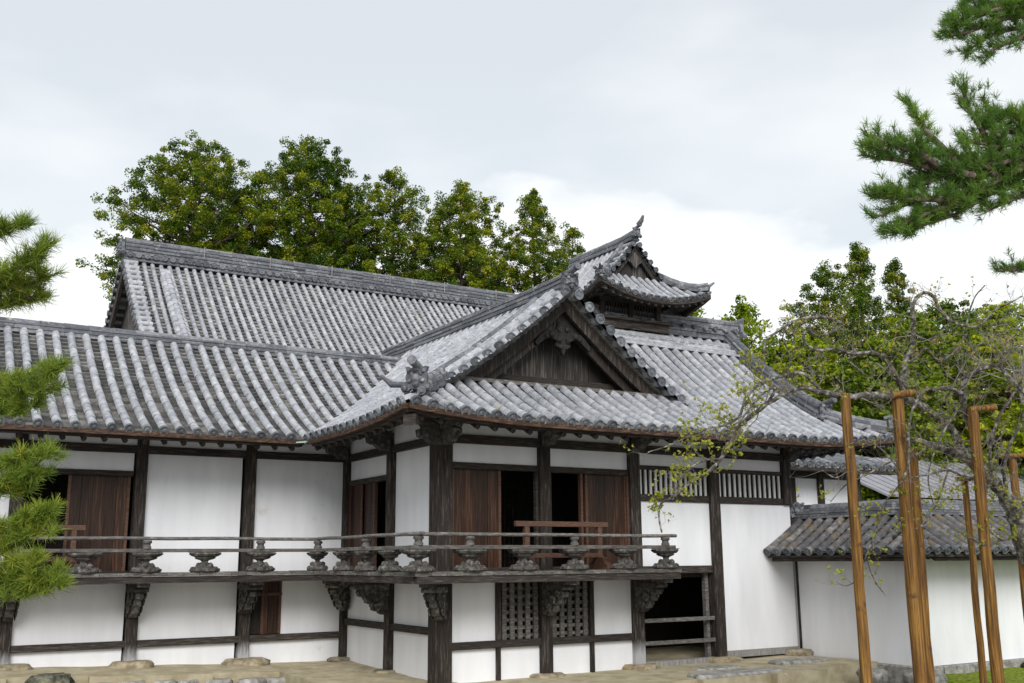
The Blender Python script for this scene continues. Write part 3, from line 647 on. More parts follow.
def place(x, y, stub, rz=0):
    if first[0]: o = proto; first[0] = False
    else: o = proto.copy(); C.objects.link(o); adopt(o, B)
    o.location = (x, y, FL); o.rotation_euler.z = rz + rnd.uniform(-.08, .08); k = rnd.uniform(.9, 1.0); o.scale = (k, k, 1)
    if stub:
        if first[1]: c = cap; first[1] = False
        else: c = cap.copy(); C.objects.link(c); adopt(c, B)
        c.location = (x, y, 0)
for x, s in ((-.9, 1), (0, 1), (1, 0), (2, 1), (3.03, 0), (3.95, 1)): place(x, -.9, s)
for y, s in ((.12, 0), (1.1, 1), (2.08, 0), (3.33, 1)): place(-.9, y, s, 1.57)
for i, x in enumerate((-2, -3, -4, -5, -6, -7, -8)): place(x, 3.32, (i + 1) % 2)
def console(p, d, L=1.0):
    """carved elephant-nose bracket carrying the balcony"""
    b = MB(); p = V(p); d = V(d).normalized(); l = V((-d.y, d.x, 0)); u = V((0, 0, 1))
    b.extrude([(0, -.06), (.84 * L, -.06), (.84 * L, .02), (.78 * L, .1), (0, .1)], p + V((0, 0, -.1)), d, u, l * .2)
    b.extrude([(0, .02), (.62 * L, .02), (.66 * L, .06), (.62 * L, .11), (0, .11)], p + V((0, 0, -.27)), d, u, l * .26)
    q = p + V((0, 0, -.26))
    out = [(0, .02), (.5, .02), (.56, -.03), (.54, -.1), (.47, -.12), (.44, -.08), (.42, -.14), (.4, -.22), (.33, -.24), (.3, -.19), (.29, -.27), (.27, -.35), (.2, -.37), (.17, -.32), (.15, -.4), (.08, -.43), (0, -.4)]
    b.extrude([(x * L, z) for x, z in out], q, d, u, l * .13)
    b.extrude([(x * L * .8, z * .84) for x, z in out], q, d, u, l * .2)
    for x, z, r in ((.47, -.05, .065), (.33, -.16, .075), (.2, -.29, .07), (.2, -.1, .085), (.08, -.22, .075), (.08, -.37, .05)):
        for sg in (1, -1):
            c = q + d * x * L + u * z + l * sg * .1
            vs = []; N = 26               # raised spiral scroll
            b.tube([c + d * (r * (1 - t / N * .8) * math.cos(t * .55)) + u * (r * (1 - t / N * .8) * math.sin(t * .55)) + l * sg * .012 for t in range(N)], [r * .26 * (1 - .5 * t / N) for t in range(N)], 5, cap=False)
    b.build('carved_bracket', 'carved', B)
for x in (2, 4): console((x, -.05, FL - .08), (0, -1, 0))
console((-.05, 2.11, FL - .08), (-1, 0, 0)); console((-.03, 4.1, FL - .08), (-.8, -.8, 0)); console((-.1, -.1, FL - .08), (-.75, -.66, 0), .8)
for x in (-2, -4, -6, -8): console((x, 4.17, FL - .08), (0, -1, 0))

# ------------------------------------------------------------------ small roof turret (part of the building)
U = thing('roof_turret', None, None); U.parent = T
XC, YE, HW, ZE = 6.1, 1.62, 1.56, 7.48
YB = 5.0
def cu_(u): return .56 * u + .25 * u * u
def tl(a): return .32 * max(0, 1 - a / 1.5) ** 2
def Uf(s, u): return V((s, YE + u, ZE + cu_(u) + max(0, 1 - u / 1.2) * (tl(s - XC + HW) + tl(XC + HW - s))))
def Ul(s, u, sg=-1): return V((XC + sg * (HW - u), s, ZE + cu_(u) + max(0, 1 - u / 1.2) * tl(s - YE)))
b = MB(); ts = .2
cols = []; x = XC - HW + .1
while x < XC + HW: cols.append((x, 0, min(.8, x - XC + HW, XC + HW - x) + .03, True)); x += ts
tile_slope(b, cols, Uf, .055, .22, .12, ts=ts)
for sg in (-1, 1):
    cols = []; y = YE + .1
    while y < YB: cols.append((y, 0, (y - YE) if y < YE + .72 else HW - .03, True)); y += ts
    tile_slope(b, cols, lambda s, u: Ul(s, u, sg), .055, .22, .12, ts=ts)
    verge(b, lambda u: Ul(YE + .72, u, sg), (0, -1, 0), L=.3, sp=.17, u0=.75, u1=HW - .06, tr=.06)
    g = lambda u: Ul(YE + 1.12, u, sg)
turret_roof = b.build('turret_roof', ['tile', 'pan', 'tileend'], U)
b = MB(); zt = ZE + cu_(HW)
ridge_mesh(b, [(XC, YE + .75, zt + .05), (XC, YE + 1.3, zt), (XC, YB - .1, zt)], .12, .2, 4, roll=.06)
for sg in (-1, 1):
    ridge_mesh(b, [Ul(YE + 1.1, u, sg) + V((0, 0, .02)) for u in fr(.75, HW - .1, 6)], .09, .15, 3, roll=.055)
    ridge_mesh(b, [V((XC + sg * (HW - t), YE + t, Ul(YE + t, t, sg).z + .03 + .12 * max(0, .3 - t))) for t in fr(.06, .85, 5)], .09, .14, 3, roll=.055)
b.build('turret_ridge', 'tiledk', U)
b = MB(); oni(b, (XC, YE + .7, zt + .22), (0, -1, 0), .34, tori=True); b.tube([(XC, YE + .62, zt + .38), (XC, YE + .5, zt + .45), (XC, YE + .44, zt + .55)], [.06, .05, .025], 8); b.build('turret_ridge_end_tile', 'tiledk', U)
for sg in (-1, 1):
    b = MB(); c = V((XC + sg * (HW - .06), YE + .06, Ul(YE + .1, .1, sg).z + .13)); oni(b, c, (sg * .7, -.7, 0), .22, tori=False)
    b.tube([c + V((-sg * .2, .2, .0)), c + V((sg * .0, -.0, .03)), c + V((sg * .1, -.1, .12))], [.05, .045, .02], 8); b.build('turret_ridge_end_tile', 'tiledk', U)
    b = MB(); oni(b, Ul(YE + 1.1, .75, sg) + V((0, 0, .15)), (sg, -.2, 0), .3); b.build('turret_ridge_end_tile', 'tiledk', U)
b = MB()
zg = ZE + cu_(.8)
for i in range(10):
    x0 = XC - .85 + .17 * i; z = [ZE + cu_(HW - abs(xx - XC)) - .08 for xx in (x0, x0 + .165)]; y0 = YE + .9
    if min(z) > zg: b.box8([(x0, y0, zg - .05), (x0 + .165, y0, zg - .05), (x0 + .165, y0 + .05, zg - .05), (x0, y0 + .05, zg - .05), (x0, y0, z[0]), (x0 + .165, y0, z[1]), (x0 + .165, y0 + .05, z[1]), (x0, y0 + .05, z[0])])
for sg in (-1, 1):
    b.sweep([Ul(YE + .82, u, sg) for u in fr(.75, HW, 8)], (0, .03, 0), -.2, -.04); b.sweep([Ul(YE + .86, u, sg) for u in fr(.8, HW, 8)], (0, .06, 0), -.1, -.06)
b.extrude([(0, -.2), (.1, -.08), (.2, -.02), (.1, .08), (0, .2), (-.1, .08), (-.2, -.02), (-.1, -.08)], (XC, YE + .8, zt - .42), (1, 0, 0), (0, 0, 1), (0, .05, 0))
b.build('turret_gable', 'gableboard', U)
b = MB()
for fn, ss, inn in ((Uf, fr(XC - HW + .05, XC + HW - .05, 16), (0, 1, 0)), (lambda s, u: Ul(s, u, -1), fr(YE + .05, YB - .05, 14), (1, 0, 0)), (lambda s, u: Ul(s, u, 1), fr(YE + .05, YB - .05, 14), (-1, 0, 0))):
    b.sweep([fn(s, .05) for s in ss], V(inn) * .05, -.12, -.03)
    b.sweep([fn(s, .3) for s in ss[2:-2]], V(inn) * .25, -.16, -.1)
b.build('turret_eave_board', 'woodh', U)
for i in range(15):
    x = XC - HW + .22 + (2 * HW - .44) * i / 14; b = MB(); b.sweep([Uf(x, .1) + V((0, 0, -.15)), Uf(x, .75) + V((0, 0, -.3))], (.03, 0, 0), -.05, .02); b.build('turret_rafter', 'grey', U)
for i in range(12):
    y = YE + .3 + (YB - YE - .6) * i / 11; b = MB(); b.sweep([Ul(y, .1) + V((0, 0, -.15)), Ul(y, .75) + V((0, 0, -.3))], (0, .03, 0), -.05, .02); b.build('turret_rafter', 'wood', U)
b = MB(); bx0, bx1, by0, by1 = XC - .95, XC + .6, 2.4, 3.6
b.box(bx0 + .06, bx1 - .06, by0 + .12, by1, 6.8, 7.9); b.build('turret_core', 'dark', U)
for xx in (bx0, (bx0 + bx1) / 2, bx1):
    b = MB(); b.box(xx - .06, xx + .06, by0 - .03, by0 + .1, 7.0, 7.75); b.build('turret_post', 'wood', U)
for i in range(18):
    xx = bx0 + .1 + (bx1 - bx0 - .2) * i / 17
    b = MB(); b.box(xx - .02, xx + .02, by0 + .03, by0 + .06, 7.15, 7.52); b.build('turret_slat', 'wood', U)
b = MB(); b.box(bx0 - .12, bx1 + .12, by0 - .06, by0 + .12, 7.5, 7.66); b.build('turret_beam', 'woodh', U)
b = MB(); b.box(bx0 - .25, bx1 + .25, by0 - .2, by0 + .1, 7.08, 7.14); b.box(bx0 - .2, bx1 + .2, by0 - .12, by0 + .1, 6.9, 7.08); b.box(bx0 - .25, bx0 - .1, by0 + .1, by1, 6.9, 7.14); b.build('turret_sill', 'woodh', U)
# ------------------------------------------------------------------ the great hall behind
A = thing('main_hall', 'great hall behind, its long steep grey tiled roof rising over the lower left roof', 'temple hall', (0, 0, 0))
def Pa(s, u):
    w = 8 - u; return V((s, 12 + u, 11.92 - (1.0 * w - .02 * w * w)))
b = MB(); cols = []; x = -1.75 + .12
while x < 24: cols.append((x, 1.6, 7.85, False)); x += .28
tile_slope(b, cols, Pa, tr=.077, row=.15, ts=.28)
verge(b, lambda u: Pa(-1.78, u), (-1, 0, 0), L=.5, sp=.27, u0=1.6, u1=7.8)
Pa2 = lambda s, u: V((s, 28 - u, Pa(s, u).z))
verge(b, lambda u: Pa2(-1.78, u), (-1, 0, 0), L=.5, sp=.27, u0=1.6, u1=7.8)
b.add([Pa2(-1.75, 8), Pa2(24, 8), Pa2(24, 4), Pa2(-1.75, 4), Pa2(-1.75, 0), Pa2(24, 0)], [(0, 1, 2, 3), (3, 2, 5, 4)], .5, 1)
ar = b.build('roof', ['tile', 'pan', 'tileend'], A)
b = MB(); ridge_mesh(b, [(-1.7, 20, 11.84), (24, 20, 11.84)], .24, .74, 12, roll=.09, discs=(-1, .2, .28, .1), mi=0); b.build('ridge', 'tiledk', ar)
b = MB(); oni(b, (-1.78, 20, 12.3), (-1, 0, 0), .8, tori=False); b.build('ridge_end_tile', 'tiledk', ar)
b = MB(); pts = [Pa(-.45, u) + V((0, 0, .02)) for u in fr(1.8, 7.5, 12)]; b.sweep(pts, (.17, 0, 0), 0, .16, mi=0)
for i in range(11):
    for dx, zz in ((-.13, .16), (.13, .16), (0, .26)):
        for q in range(2):
            p = pts[i].lerp(pts[i + 1], q / 2) + V((dx, 0, zz)); r = pts[i].lerp(pts[i + 1], (q + 1) / 2) + V((dx, 0, zz)); d = (r - p).normalized(); b.half(p, r + d * .02, V((1, 0, 0)), V((1, 0, 0)).cross(d), .12, .108, rnd.random(), 0)
b.build('descending_ridge', 'tile', ar)
for f in (Pa, Pa2):
    b = MB(); b.sweep([f(-1.65, u) for u in fr(1.6, 8, 10)], (.05, 0, 0), -.55, -.08); b.build('bargeboard', 'wood', A)
b = MB(); pl = [(12 + u, Pa(0, u).z - .15) for u in fr(1.6, 8, 8)]; pl += [(40 - y, z) for y, z in pl[-2::-1]]
b.extrude(pl, (-1.25, 0, 0), (0, 1, 0), (0, 0, 1), (.08, 0, 0)); b.build('gable_boards', 'gableboard', A)
b = MB(); b.box(-.9, 23.5, 13.4, 26.6, -.3, 6.2); b.build('wall', 'plaster', A)
for i in range(7):                          # short iron stays standing on the ridge
    b = MB(); b.tube([(.9 + i * 2.35, 19.72, 12.2), (.9 + i * 2.35, 19.72, 12.64)], .018, 6); b.build('ridge_stay', 'foot', A)

# ------------------------------------------------------------------ garden wall with its own tiled roof
GW = thing('garden_wall', 'low white garden wall with an old dark tiled roof, joining the right end of the building', 'wall', (8.3, -2.6, -.2))
b = MB(); b.box(8.1, 8.55, -2.85, .18, .02, 2.3); b.build('wall_panel', 'plaster', GW)
b = MB(); b.box(8.55, 17, -2.85, -2.4, .02, 2.3); b.build('wall_panel', 'plaster', GW)
for k, (x0, x1, y0, y1) in enumerate(((8.04, 8.6, -2.91, .18), (8.6, 17, -2.91, -2.35))):
    b = MB(); L = (y1 - y0) if k == 0 else (x1 - x0); n = int(L / .8)
    for i in range(n):
        if k == 0: b.box(x0 - rnd.uniform(0, .03), x1, y0 + L * i / n + .006, y0 + L * (i + 1) / n - .006, -.4, .02 + rnd.uniform(-.01, 0))
        else: b.box(x0 + L * i / n + .006, x0 + L * (i + 1) / n - .006, y0 - rnd.uniform(0, .03), y1, -.4, .02 + rnd.uniform(-.01, 0))
    b.build('foundation_course', 'gstone', GW, .02)
b = MB(); b.box(8.07, 8.098, -.03, .01, .1, 2.2); b.build('wall_post', 'wood', GW)
WX, WY, WZ = 7.25, -3.7, 2.04
def Pw1(s, u): return V((WX + u, s, WZ + .56 * u + .06 * u * u))
def Pw2(s, u): return V((s, WY + u, WZ + .56 * u + .06 * u * u))
b = MB(); cols = []; y = WY + .12
while y < -.03: cols.append((y, 0, min(1.08, y - WY), True)); y += .27
tile_slope(b, cols, Pw1, .08, .28, .13, ts=.27)
cols = []; x = WX + .12
while x < 17: cols.append((x, 0, min(1.08, x - WX), True)); x += .27
tile_slope(b, cols, Pw2, .08, .28, .13, ts=.27)
zt2 = WZ + .56 * 1.1 + .07
b.add([(8.35, .18, zt2), (9.4, .18, WZ), (9.4, -1.5, WZ), (8.35, -2.6, zt2)], [(0, 1, 2, 3), (3, 2, 1, 0)], .5, 1); b.add([(8.35, -2.6, zt2), (9.4, -1.5, WZ), (17, -1.5, WZ), (17, -2.6, zt2)], [(0, 1, 2, 3), (3, 2, 1, 0)], .5, 1)
gr = b.build('tiled_roof', ['mosstile', 'mosstile', 'tileend'], GW)
b = MB(); ridge_mesh(b, [(8.35, .16, zt2 - .02), (8.35, -2.7, zt2 - .02)], .17, .2, 4, roll=.09); b.build('ridge', 'tiledk', gr)
b = MB(); ridge_mesh(b, [(8.3, -2.6, zt2 - .02), (17, -2.6, zt2 - .02)], .17, .2, 4, roll=.09); b.build('ridge', 'tiledk', gr)
b = MB(); ridge_mesh(b, [Pw1(WY + u, u) + V((0, 0, .04)) for u in fr(.1, 1.0, 4)], .12, .14, 3, roll=.08); b.build('hip_ridge', 'tiledk', gr)
b = MB(); oni(b, (8.22, .0, zt2 + .16), (-.75, -.6, 0), .5, tori=False); b.build('ridge_end_tile', 'tiledk', gr)
b = MB(); b.sweep([(WX + .12, -.02, WZ), (WX + .12, WY + .12, WZ)], (.07, 0, 0), -.11, -.05); b.sweep([(WX + .5, -.02, WZ + .16), (WX + .5, WY + .5, WZ + .16)], (.35, 0, .2), -.14, -.08); b.build('eave_board', 'woodh', gr)
b = MB(); b.sweep([(WX + .06, WY + .12, WZ), (17, WY + .12, WZ)], (0, .07, 0), -.11, -.05); b.sweep([(WX + .5, WY + .5, WZ + .16), (17, WY + .5, WZ + .16)], (0, .35, .2), -.14, -.08); b.build('eave_board', 'woodh', gr)
for i in range(26):
    b = MB(); x = 7.6 + i * .36; b.sweep([(x, WY + .16, WZ - .05), (x, -2.86, WZ + .3)], (.04, 0, 0), -.1, -.02); b.build('rafter', 'wood', gr)
for i in range(9):
    b = MB(); y = -.3 - i * .36; b.sweep([(WX + .16, y, WZ - .05), (8.08, y, WZ + .3)], (0, .04, 0), -.1, -.02); b.build('rafter', 'wood', gr)

# ------------------------------------------------------------------ buildings further back on the right
SH = thing('rear_building', 'white walled rear building with dark posts seen between the right eaves and the garden wall', 'building', (11, 5, 0))
b = MB(); b.box(8.3, 13.6, 3.0, 6.4, -.3, 4.1); b.build('wall', 'plaster', SH)
for x in (9.4, 11.2, 12.2, 13.55):
    b = MB(); b.box(x - .09, x + .09, 2.92, 3.05, -.3, 4.1); b.build('post', 'wood', SH)
b = MB(); b.box(8.3, 13.6, 2.95, 3.0, 3.86, 4.04); b.build('beam', 'woodh', SH)
b = MB(); cols = []; x = 9.9
while x < 14.2: cols.append((x, 0, 2.0, True)); x += TS
tile_slope(b, cols, lambda s, u: V((s, 2.2 + u, 4.12 + .3 * u)))
b.add([(9.7, 4.2, 4.72), (14.2, 4.2, 4.72), (14.2, 7.2, 3.5), (9.7, 7.2, 3.5)], [(0, 1, 2, 3), (3, 2, 1, 0)], .5, 1)
sr = b.build('roof', ['tiledk', 'pan', 'tileend'], SH)
b = MB(); ridge_mesh(b, [(9.7, 4.2, 4.6), (14.2, 4.2, 4.6)], .15, .16, 3); b.build('ridge', 'tiledk', sr)
b = MB(); b.sweep([(9.7, 2.3, 4.12), (14.2, 2.3, 4.12)], (0, .1, 0), -.14, -.05); b.build('eave_board', 'woodh', sr)
FB = thing('distant_building', 'pale grey roofed low building far behind the garden wall among the bare twigs', 'building', (32, 14, 0))
b = MB(); b.box(27, 44, 13, 20, -.3, 4.2); b.build('wall', 'plaster', FB)
b = MB()
for i in range(60):
    x = 26 + i * .32; b.sweep([(x, 12, 4.3), (x, 16.5, 6.3)], (.15, 0, 0), -.06, .03 + .03 * (i % 2))
b.build('roof', 'farroof', FB)
for x in (27.2, 29.5, 31.8, 34.1, 36.4):
    b = MB(); b.box(x - .1, x + .1, 12.9, 13, -.3, 4.2); b.build('post', 'wood', FB)

# ------------------------------------------------------------------ things on and around the building
def barrier(x0, x1, y, label):
    t = thing('wooden_barrier', label, 'barrier', ((x0 + x1) / 2, y, FL), 'wooden barriers on the veranda')
    b = MB(); b.box(x0, x1, y - .04, y + .04, FL + .72, FL + .81); b.build('top_bar', 'redwood', t, .006)
    b = MB(); b.box(x0 + .22, x1 - .18, y - .03, y + .03, FL + .2, FL + .28); b.build('lower_bar', 'redwood', t, .006)
    for x in (x0 + .22, x1 - .18):
        b = MB(); b.box(x - .045, x + .045, y - .045, y + .045, FL + .08, FL + .72); b.build('upright', 'redwood', t, .006)
        b = MB(); b.extrude([(-.3, 0), (.3, 0), (.3, .06), (.2, .12), (.16, .2), (.08, .2), (0, .26), (-.08, .2), (-.16, .2), (-.2, .12), (-.3, .06)], (x, y, FL + .005), (0, 1, 0), (0, 0, 1), (.11, 0, 0)); b.build('foot', 'redwood', t)
barrier(1.1, 3.0, -.47, 'reddish wooden barrier on the veranda in front of the front double doors')
barrier(-6.2, -4.93, 3.82, 'wooden barrier on the veranda by the dark doorway behind the left pine')
def stone(name, c, sc, label, cat, m='stone', group=None, jit=.1, seed=0):
    b = MB(); b.ball((0, 0, 0), 1, sc, n=14, m=7, jit=jit)
    b.v = [(x, y, max(-sc[2] * .7, min(sc[2] * .55, z))) for x, y, z in b.v]; b.s = [True] * len(b.s)
    o = b.build(name, m); o.location = (c[0], c[1], c[2] + (.02 if m == 'stone' else 0)); o.scale.z = 1.35 if m == 'stone' else 1; o.rotation_euler.z = 0; return tag(o, label, cat, group)
gs = 'foundation stones under the posts'
for c, sc, l in (((-1.96, 4.05, .08), (.46, .3, .13), 'broad flat stone under the left wing post beside the small window'), ((-3.98, 4.05, .14), (.42, .28, .13), 'rounded tan stone under the post at the middle of the left wing'),
                 ((-6, 4.05, .21), (.45, .3, .1), 'tan stone under the left wing post half hidden by the pine'), ((-.1, 4.1, .06), (.25, .2, .05), 'small stone in the inner corner where the left wing meets the return wall'),
                 ((-.03, 2.1, -.02), (.26, .24, .06), 'stone under the middle post of the wall that returns to the left wing'), ((0, -.05, -.06), (.3, .26, .06), 'stone under the thick front corner post'),
                 ((2, -.03, -.03), (.34, .24, .07), 'stone under the middle front post below the lattice window'), ((4, -.06, -.01), (.4, .3, .1), 'yellowish stone under the front post left of the dark entrance'),
                 ((5.98, -.06, .0), (.42, .28, .12), 'stone under the front post right of the dark entrance'), ((8.0, -.05, .04), (.36, .26, .13), 'stone at the right front corner of the building by the garden wall')):
    stone('foundation_stone', c, sc, l, 'stone', 'stone', gs)
stone('rock', (-5.45, 2.7, .02), (.36, .3, .4), 'dark mossy rock at the lower left before the left wing', 'rock', 'rock', jit=.2)
for i, (x, y, s, l) in enumerate(((7.75, -3.15, .3, 'grey boulder at the foot of the garden wall corner'), (7.3, -2.4, .24, 'small grey rock left of the garden wall corner'), (7.35, -3.6, .2, 'low rock on the edge of the moss lawn'), (11.0, -3.2, .26, 'dark rock against the garden wall at the far right'))):
    stone('rock', (x, y, -.12), (s * 1.3, s, s * .9), l, 'rock', 'gstone' if i != 3 else 'rock', jit=.16)
for x0, x1, y0, y1, z0, z1, l in ((3.7, 5.7, -2.0, -1.5, -.5, .06, 'long dark edged stone slab at the edge of the platform before the entrance'), (4.5, 5.6, -1.05, -.65, -.1, .04, 'flat stone slab on the earth in front of the dark entrance'), (6.2, 7.6, -1.3, -.85, -.3, .09, 'grey stone slab on the earth before the right end bay')):
    b = MB(); n = 7; v = []
    pts = [(x0, y0 + .1), (x0 + .2, y0), ((x0 + x1) / 2, y0 - .05), (x1 - .1, y0 + .03), (x1, y1 - .1), (x1 - .3, y1), ((x0 + x1) / 2 - .2, y1 + .04), (x0 + .1, y1)]
    b.extrude(pts, (0, 0, (z0 + z1) / 2), (1, 0, 0), (0, 1, 0), (0, 0, z1 - z0)); o = b.build('stone_slab', 'gstone', None, .03); tag(o, l, 'stone', 'stone slabs before the entrance')
def edge_stones():
    k = 0
    for i in range(14):
        x = -8.3 + i * .5 + rnd.uniform(-.08, .08)
        lab = 'small rough grey stone in the row edging the left platform'
        stone('edging_stone', (x, 2.66 + rnd.uniform(-.04, .04), pz(x, 2.7) - .15), (rnd.uniform(.2, .3), .15, rnd.uniform(.1, .13)), lab, 'stone', 'gstone', 'stones edging the left platform', jit=.18)
edge_stones()

# ------------------------------------------------------------------ foliage
def quads(c, r, n, size, flat=1.0, updir=.3, asp=.6):
    """n leaf quads spread in a blob; returns verts (n,4,3)"""
    p = nr.normal(size=(n, 3)); p /= np.linalg.norm(p, axis=1)[:, None]; p *= (nr.random((n, 1)) ** .45) * r; p[:, 2] *= flat
    w = nr.normal(size=(n, 3)) * .6 + p / r * .5; w[:, 2] += updir; w /= np.linalg.norm(w, axis=1)[:, None]
    a = nr.normal(size=(n, 3)); a -= w * (a * w).sum(1)[:, None]; a /= np.linalg.norm(a, axis=1)[:, None]
    q = np.cross(w, a)
    s = size * nr.uniform(.6, 1.3, (n, 1)); c = np.asarray(c) + p
    return np.stack([c - q * s * asp - a * s, c + q * s * asp - a * s * .6, c + q * s * asp * .7 + a * s, c - q * s * asp * .9 + a * s * .8], 1)
def leafmesh(name, blobs, m, parent):
    """blobs: list of (verts, tint array)"""
    v = np.concatenate([x for x, _ in blobs]).reshape(-1, 3); t = np.concatenate([x for _, x in blobs]); f = np.arange(len(v)).reshape(-1, 4)
    return rawmesh(name, v, f, t, [m], parent)
def tree(name, label, cat, x, y, z1, zc, R, prof, m='cedar', group=None, trunk=.35, nl=70, tr=.36, leaf=.052, per=105, flat=.75, up=.7, base=.42, bright=.8, fill=1.0, dens=3.5):
    t = thing(name, label, cat, (x, y, -.3), group)
    b = MB(); H = z1
    lean = [V((x + math.sin(z * .4 + x) * .12, y, z)) for z in fr(-.4, H - .6, 8)]; b.tube(lean, [trunk * (1 - .9 * i / 8) for i in range(9)], 8)
    blobs = []; ga = rnd.random() * 6
    for i in range(nl):
        h = zc + (H - zc) * ((i + rnd.random()) / nl) ** .85; f = (H - h) / (H - zc)
        L = R * prof(f) * rnd.uniform(.65, 1.06); ga += 2.4; d = V((math.cos(ga), math.sin(ga), 0))
        p0 = V((x, y, h - .25 * L)); k = 4; pts = [p0 + d * L * q / k + V((0, 0, L * (.12 * (q / k) + .28 * (q / k) ** 2))) for q in range(k + 1)]
        b.tube(pts, [max(.012, .02 * L * (1.1 - q / k)) for q in range(k + 1)], 5, cap=False)
        lt = rnd.random()
        nt_ = max(3, int(L * fill * dens))
        for q in range(nt_):
            g = 1 - .72 * rnd.random() ** 1.5 if q else 1.0; s = L * g; pp = p0 + d * s + V((0, 0, L * (.12 * g + .28 * g * g))) + V((rnd.gauss(0, .3) * L * .42, rnd.gauss(0, .3) * L * .42, rnd.gauss(0, .33)))
            tt = min(1, max(0, base + (rnd.random() - .5) * bright + (lt - .5) * .3)); r = tr * rnd.uniform(.6, 1.25)
            v = quads(pp, r, per, leaf, flat, up); blobs.append((v, np.clip(tt + nr.normal(0, .16, per), 0, 1)))
    v = quads((x, y, H - .2), tr * .7, per, leaf, 1.3, up); blobs.append((v, np.clip(base + nr.normal(0, .16, per), 0, 1)))
    b.build('trunk', 'pbark', t)
    leafmesh('crown', blobs, m, t); return t
dome = lambda f: min(1, (f * 1.9) ** .55) * (1 - .25 * max(0, f - .7))
rnd_top = lambda f: min(1, (f * 2.6) ** .5) * (1 - .2 * max(0, f - .75))
cone = lambda f: min(1, .12 + f * 1.15)
egg = lambda f: min(1, (f * 1.5) ** .7)
gt = 'tall cedars behind the great hall'
tree('cedar_tree', 'broad rounded cedar at the far left, its open left side against the sky', 'tree', 4.9, 38, 23.6, 13, 4.2, rnd_top, group=gt, nl=115, base=.45)
tree('cedar_tree', 'dense dark cedar, tallest of the row, second from the left behind the hall', 'tree', 11.4, 38.5, 25.2, 13, 3.9, rnd_top, group=gt, nl=120, base=.38, fill=1.25)
tree('cedar_tree', 'slender cedar with a thin see-through top right of the tall dark one', 'tree', 16.9, 39, 24.6, 13, 3.6, dome, group=gt, nl=95, base=.5)
tree('cedar_tree', 'leafy yellow-green cedar in the middle of the row', 'tree', 21.0, 38, 24.2, 13, 3.9, dome, group=gt, nl=110, base=.53)
tree('cedar_tree', 'pointed cedar just left of the turret', 'tree', 26.2, 38, 24.9, 13, 3.5, egg, group=gt, nl=95, base=.52)
tree('cedar_tree', 'small low cedar top touching the left of the turret roof', 'tree', 29.2, 38, 23.0, 13, 2.9, egg, group=gt, nl=45, base=.5)
tree('cedar_tree', 'lower cedar filling the gap behind the two leftmost crowns', 'tree', 8.2, 42, 22.6, 13, 3.8, egg, group=gt, nl=60, base=.35)
tree('cedar_tree', 'lower cedar filling the gap behind the middle of the row', 'tree', 15.2, 43, 23.6, 13, 4.2, egg, group=gt, nl=60, base=.45)
g2 = 'trees behind the plum tree on the right'
tree('cedar_tree', 'lower cedar filling the gap between the last two crowns left of the turret', 'tree', 24.0, 42, 22.6, 13, 3.4, egg, group=gt, nl=60, base=.5)
tree('cedar_tree', 'rounded conifer behind the plum tree, broadest of the two tall ones', 'tree', 37.0, 24, 17.8, 4, 3.9, dome, group=g2, nl=110, base=.4)
tree('cedar_tree', 'tallest pointed conifer rising behind the plum tree', 'tree', 41.0, 25, 20.0, 5, 3.0, cone, group=g2, nl=110, base=.38)
tree('cedar_tree', 'narrow conifer just right of the tallest one behind the plum', 'tree', 44.2, 25, 19.5, 5, 2.6, cone, group=g2, nl=90, base=.4)
tree('pine_tree', 'dark spreading pine at the far right edge behind the bare twigs', 'tree', 55, 26, 18.2, 9, 5.0, dome, m='needled', group=g2, nl=60, base=.25, flat=.45)
tree('broadleaf_tree', 'small yellow-green tree showing over the right roof ridge', 'tree', 30.3, 24, 14.9, 6, 2.4, dome, m='broad', group=g2, nl=45, base=.3, leaf=.09, tr=.5, per=50, dens=2.6)
tree('broadleaf_tree', 'low yellow-green crown right of the turret above the ridge', 'tree', 28.0, 25.5, 14.5, 8, 1.8, dome, m='broad', group=g2, nl=32, base=.3, leaf=.09, tr=.5, per=50, dens=2.6)
tree('broadleaf_tree', 'green crown behind the right eave under the curved plum limb', 'tree', 34.5, 19, 12.2, 3, 3.5, dome, m='broadd', group=g2, nl=100, base=.5, flat=.5, leaf=.1, tr=.5, per=50, dens=2.6)
tree('broadleaf_tree', 'bright yellow-green layered tree behind the upright plum limb', 'tree', 42.0, 17, 14.6, 3, 5.0, dome, m='broad', group=g2, nl=110, base=.5, flat=.35, leaf=.1, tr=.5, per=50, dens=2.6)
tree('broadleaf_tree', 'bright yellow-green layered tree low at the right edge', 'tree', 50.0, 17, 14.0, 3, 5.6, dome, m='broad', group=g2, nl=120, base=.55, flat=.35, leaf=.1, tr=.5, per=50, dens=2.6)
tree('broadleaf_tree', 'dark green tree behind the bright layered ones', 'tree', 47.5, 24, 17.0, 5, 5.0, dome, m='broadd', group=g2, nl=110, base=.3, flat=.5, leaf=.1, tr=.5, per=50, dens=2.6)
tree('broadleaf_tree', 'mid green tree behind the right wing hip', 'tree', 35.0, 27, 13.5, 4, 4.2, dome, m='broadd', group=g2, nl=100, base=.4, flat=.5, leaf=.1, tr=.5, per=50, dens=2.6)
tree('broadleaf_tree', 'yellow-green crown low behind the right roof hip', 'tree', 32.8, 22, 13.0, 3, 3.3, dome, m='broad', group=g2, nl=90, base=.4, flat=.5, leaf=.1, tr=.5, per=50, dens=2.6)
tree('broadleaf_tree', 'green crown between the conifers and the upright plum limb', 'tree', 39.0, 20, 14.4, 3, 3.6, dome, m='broadd', group=g2, nl=100, base=.55, flat=.45, leaf=.1, tr=.5, per=50, dens=2.6)
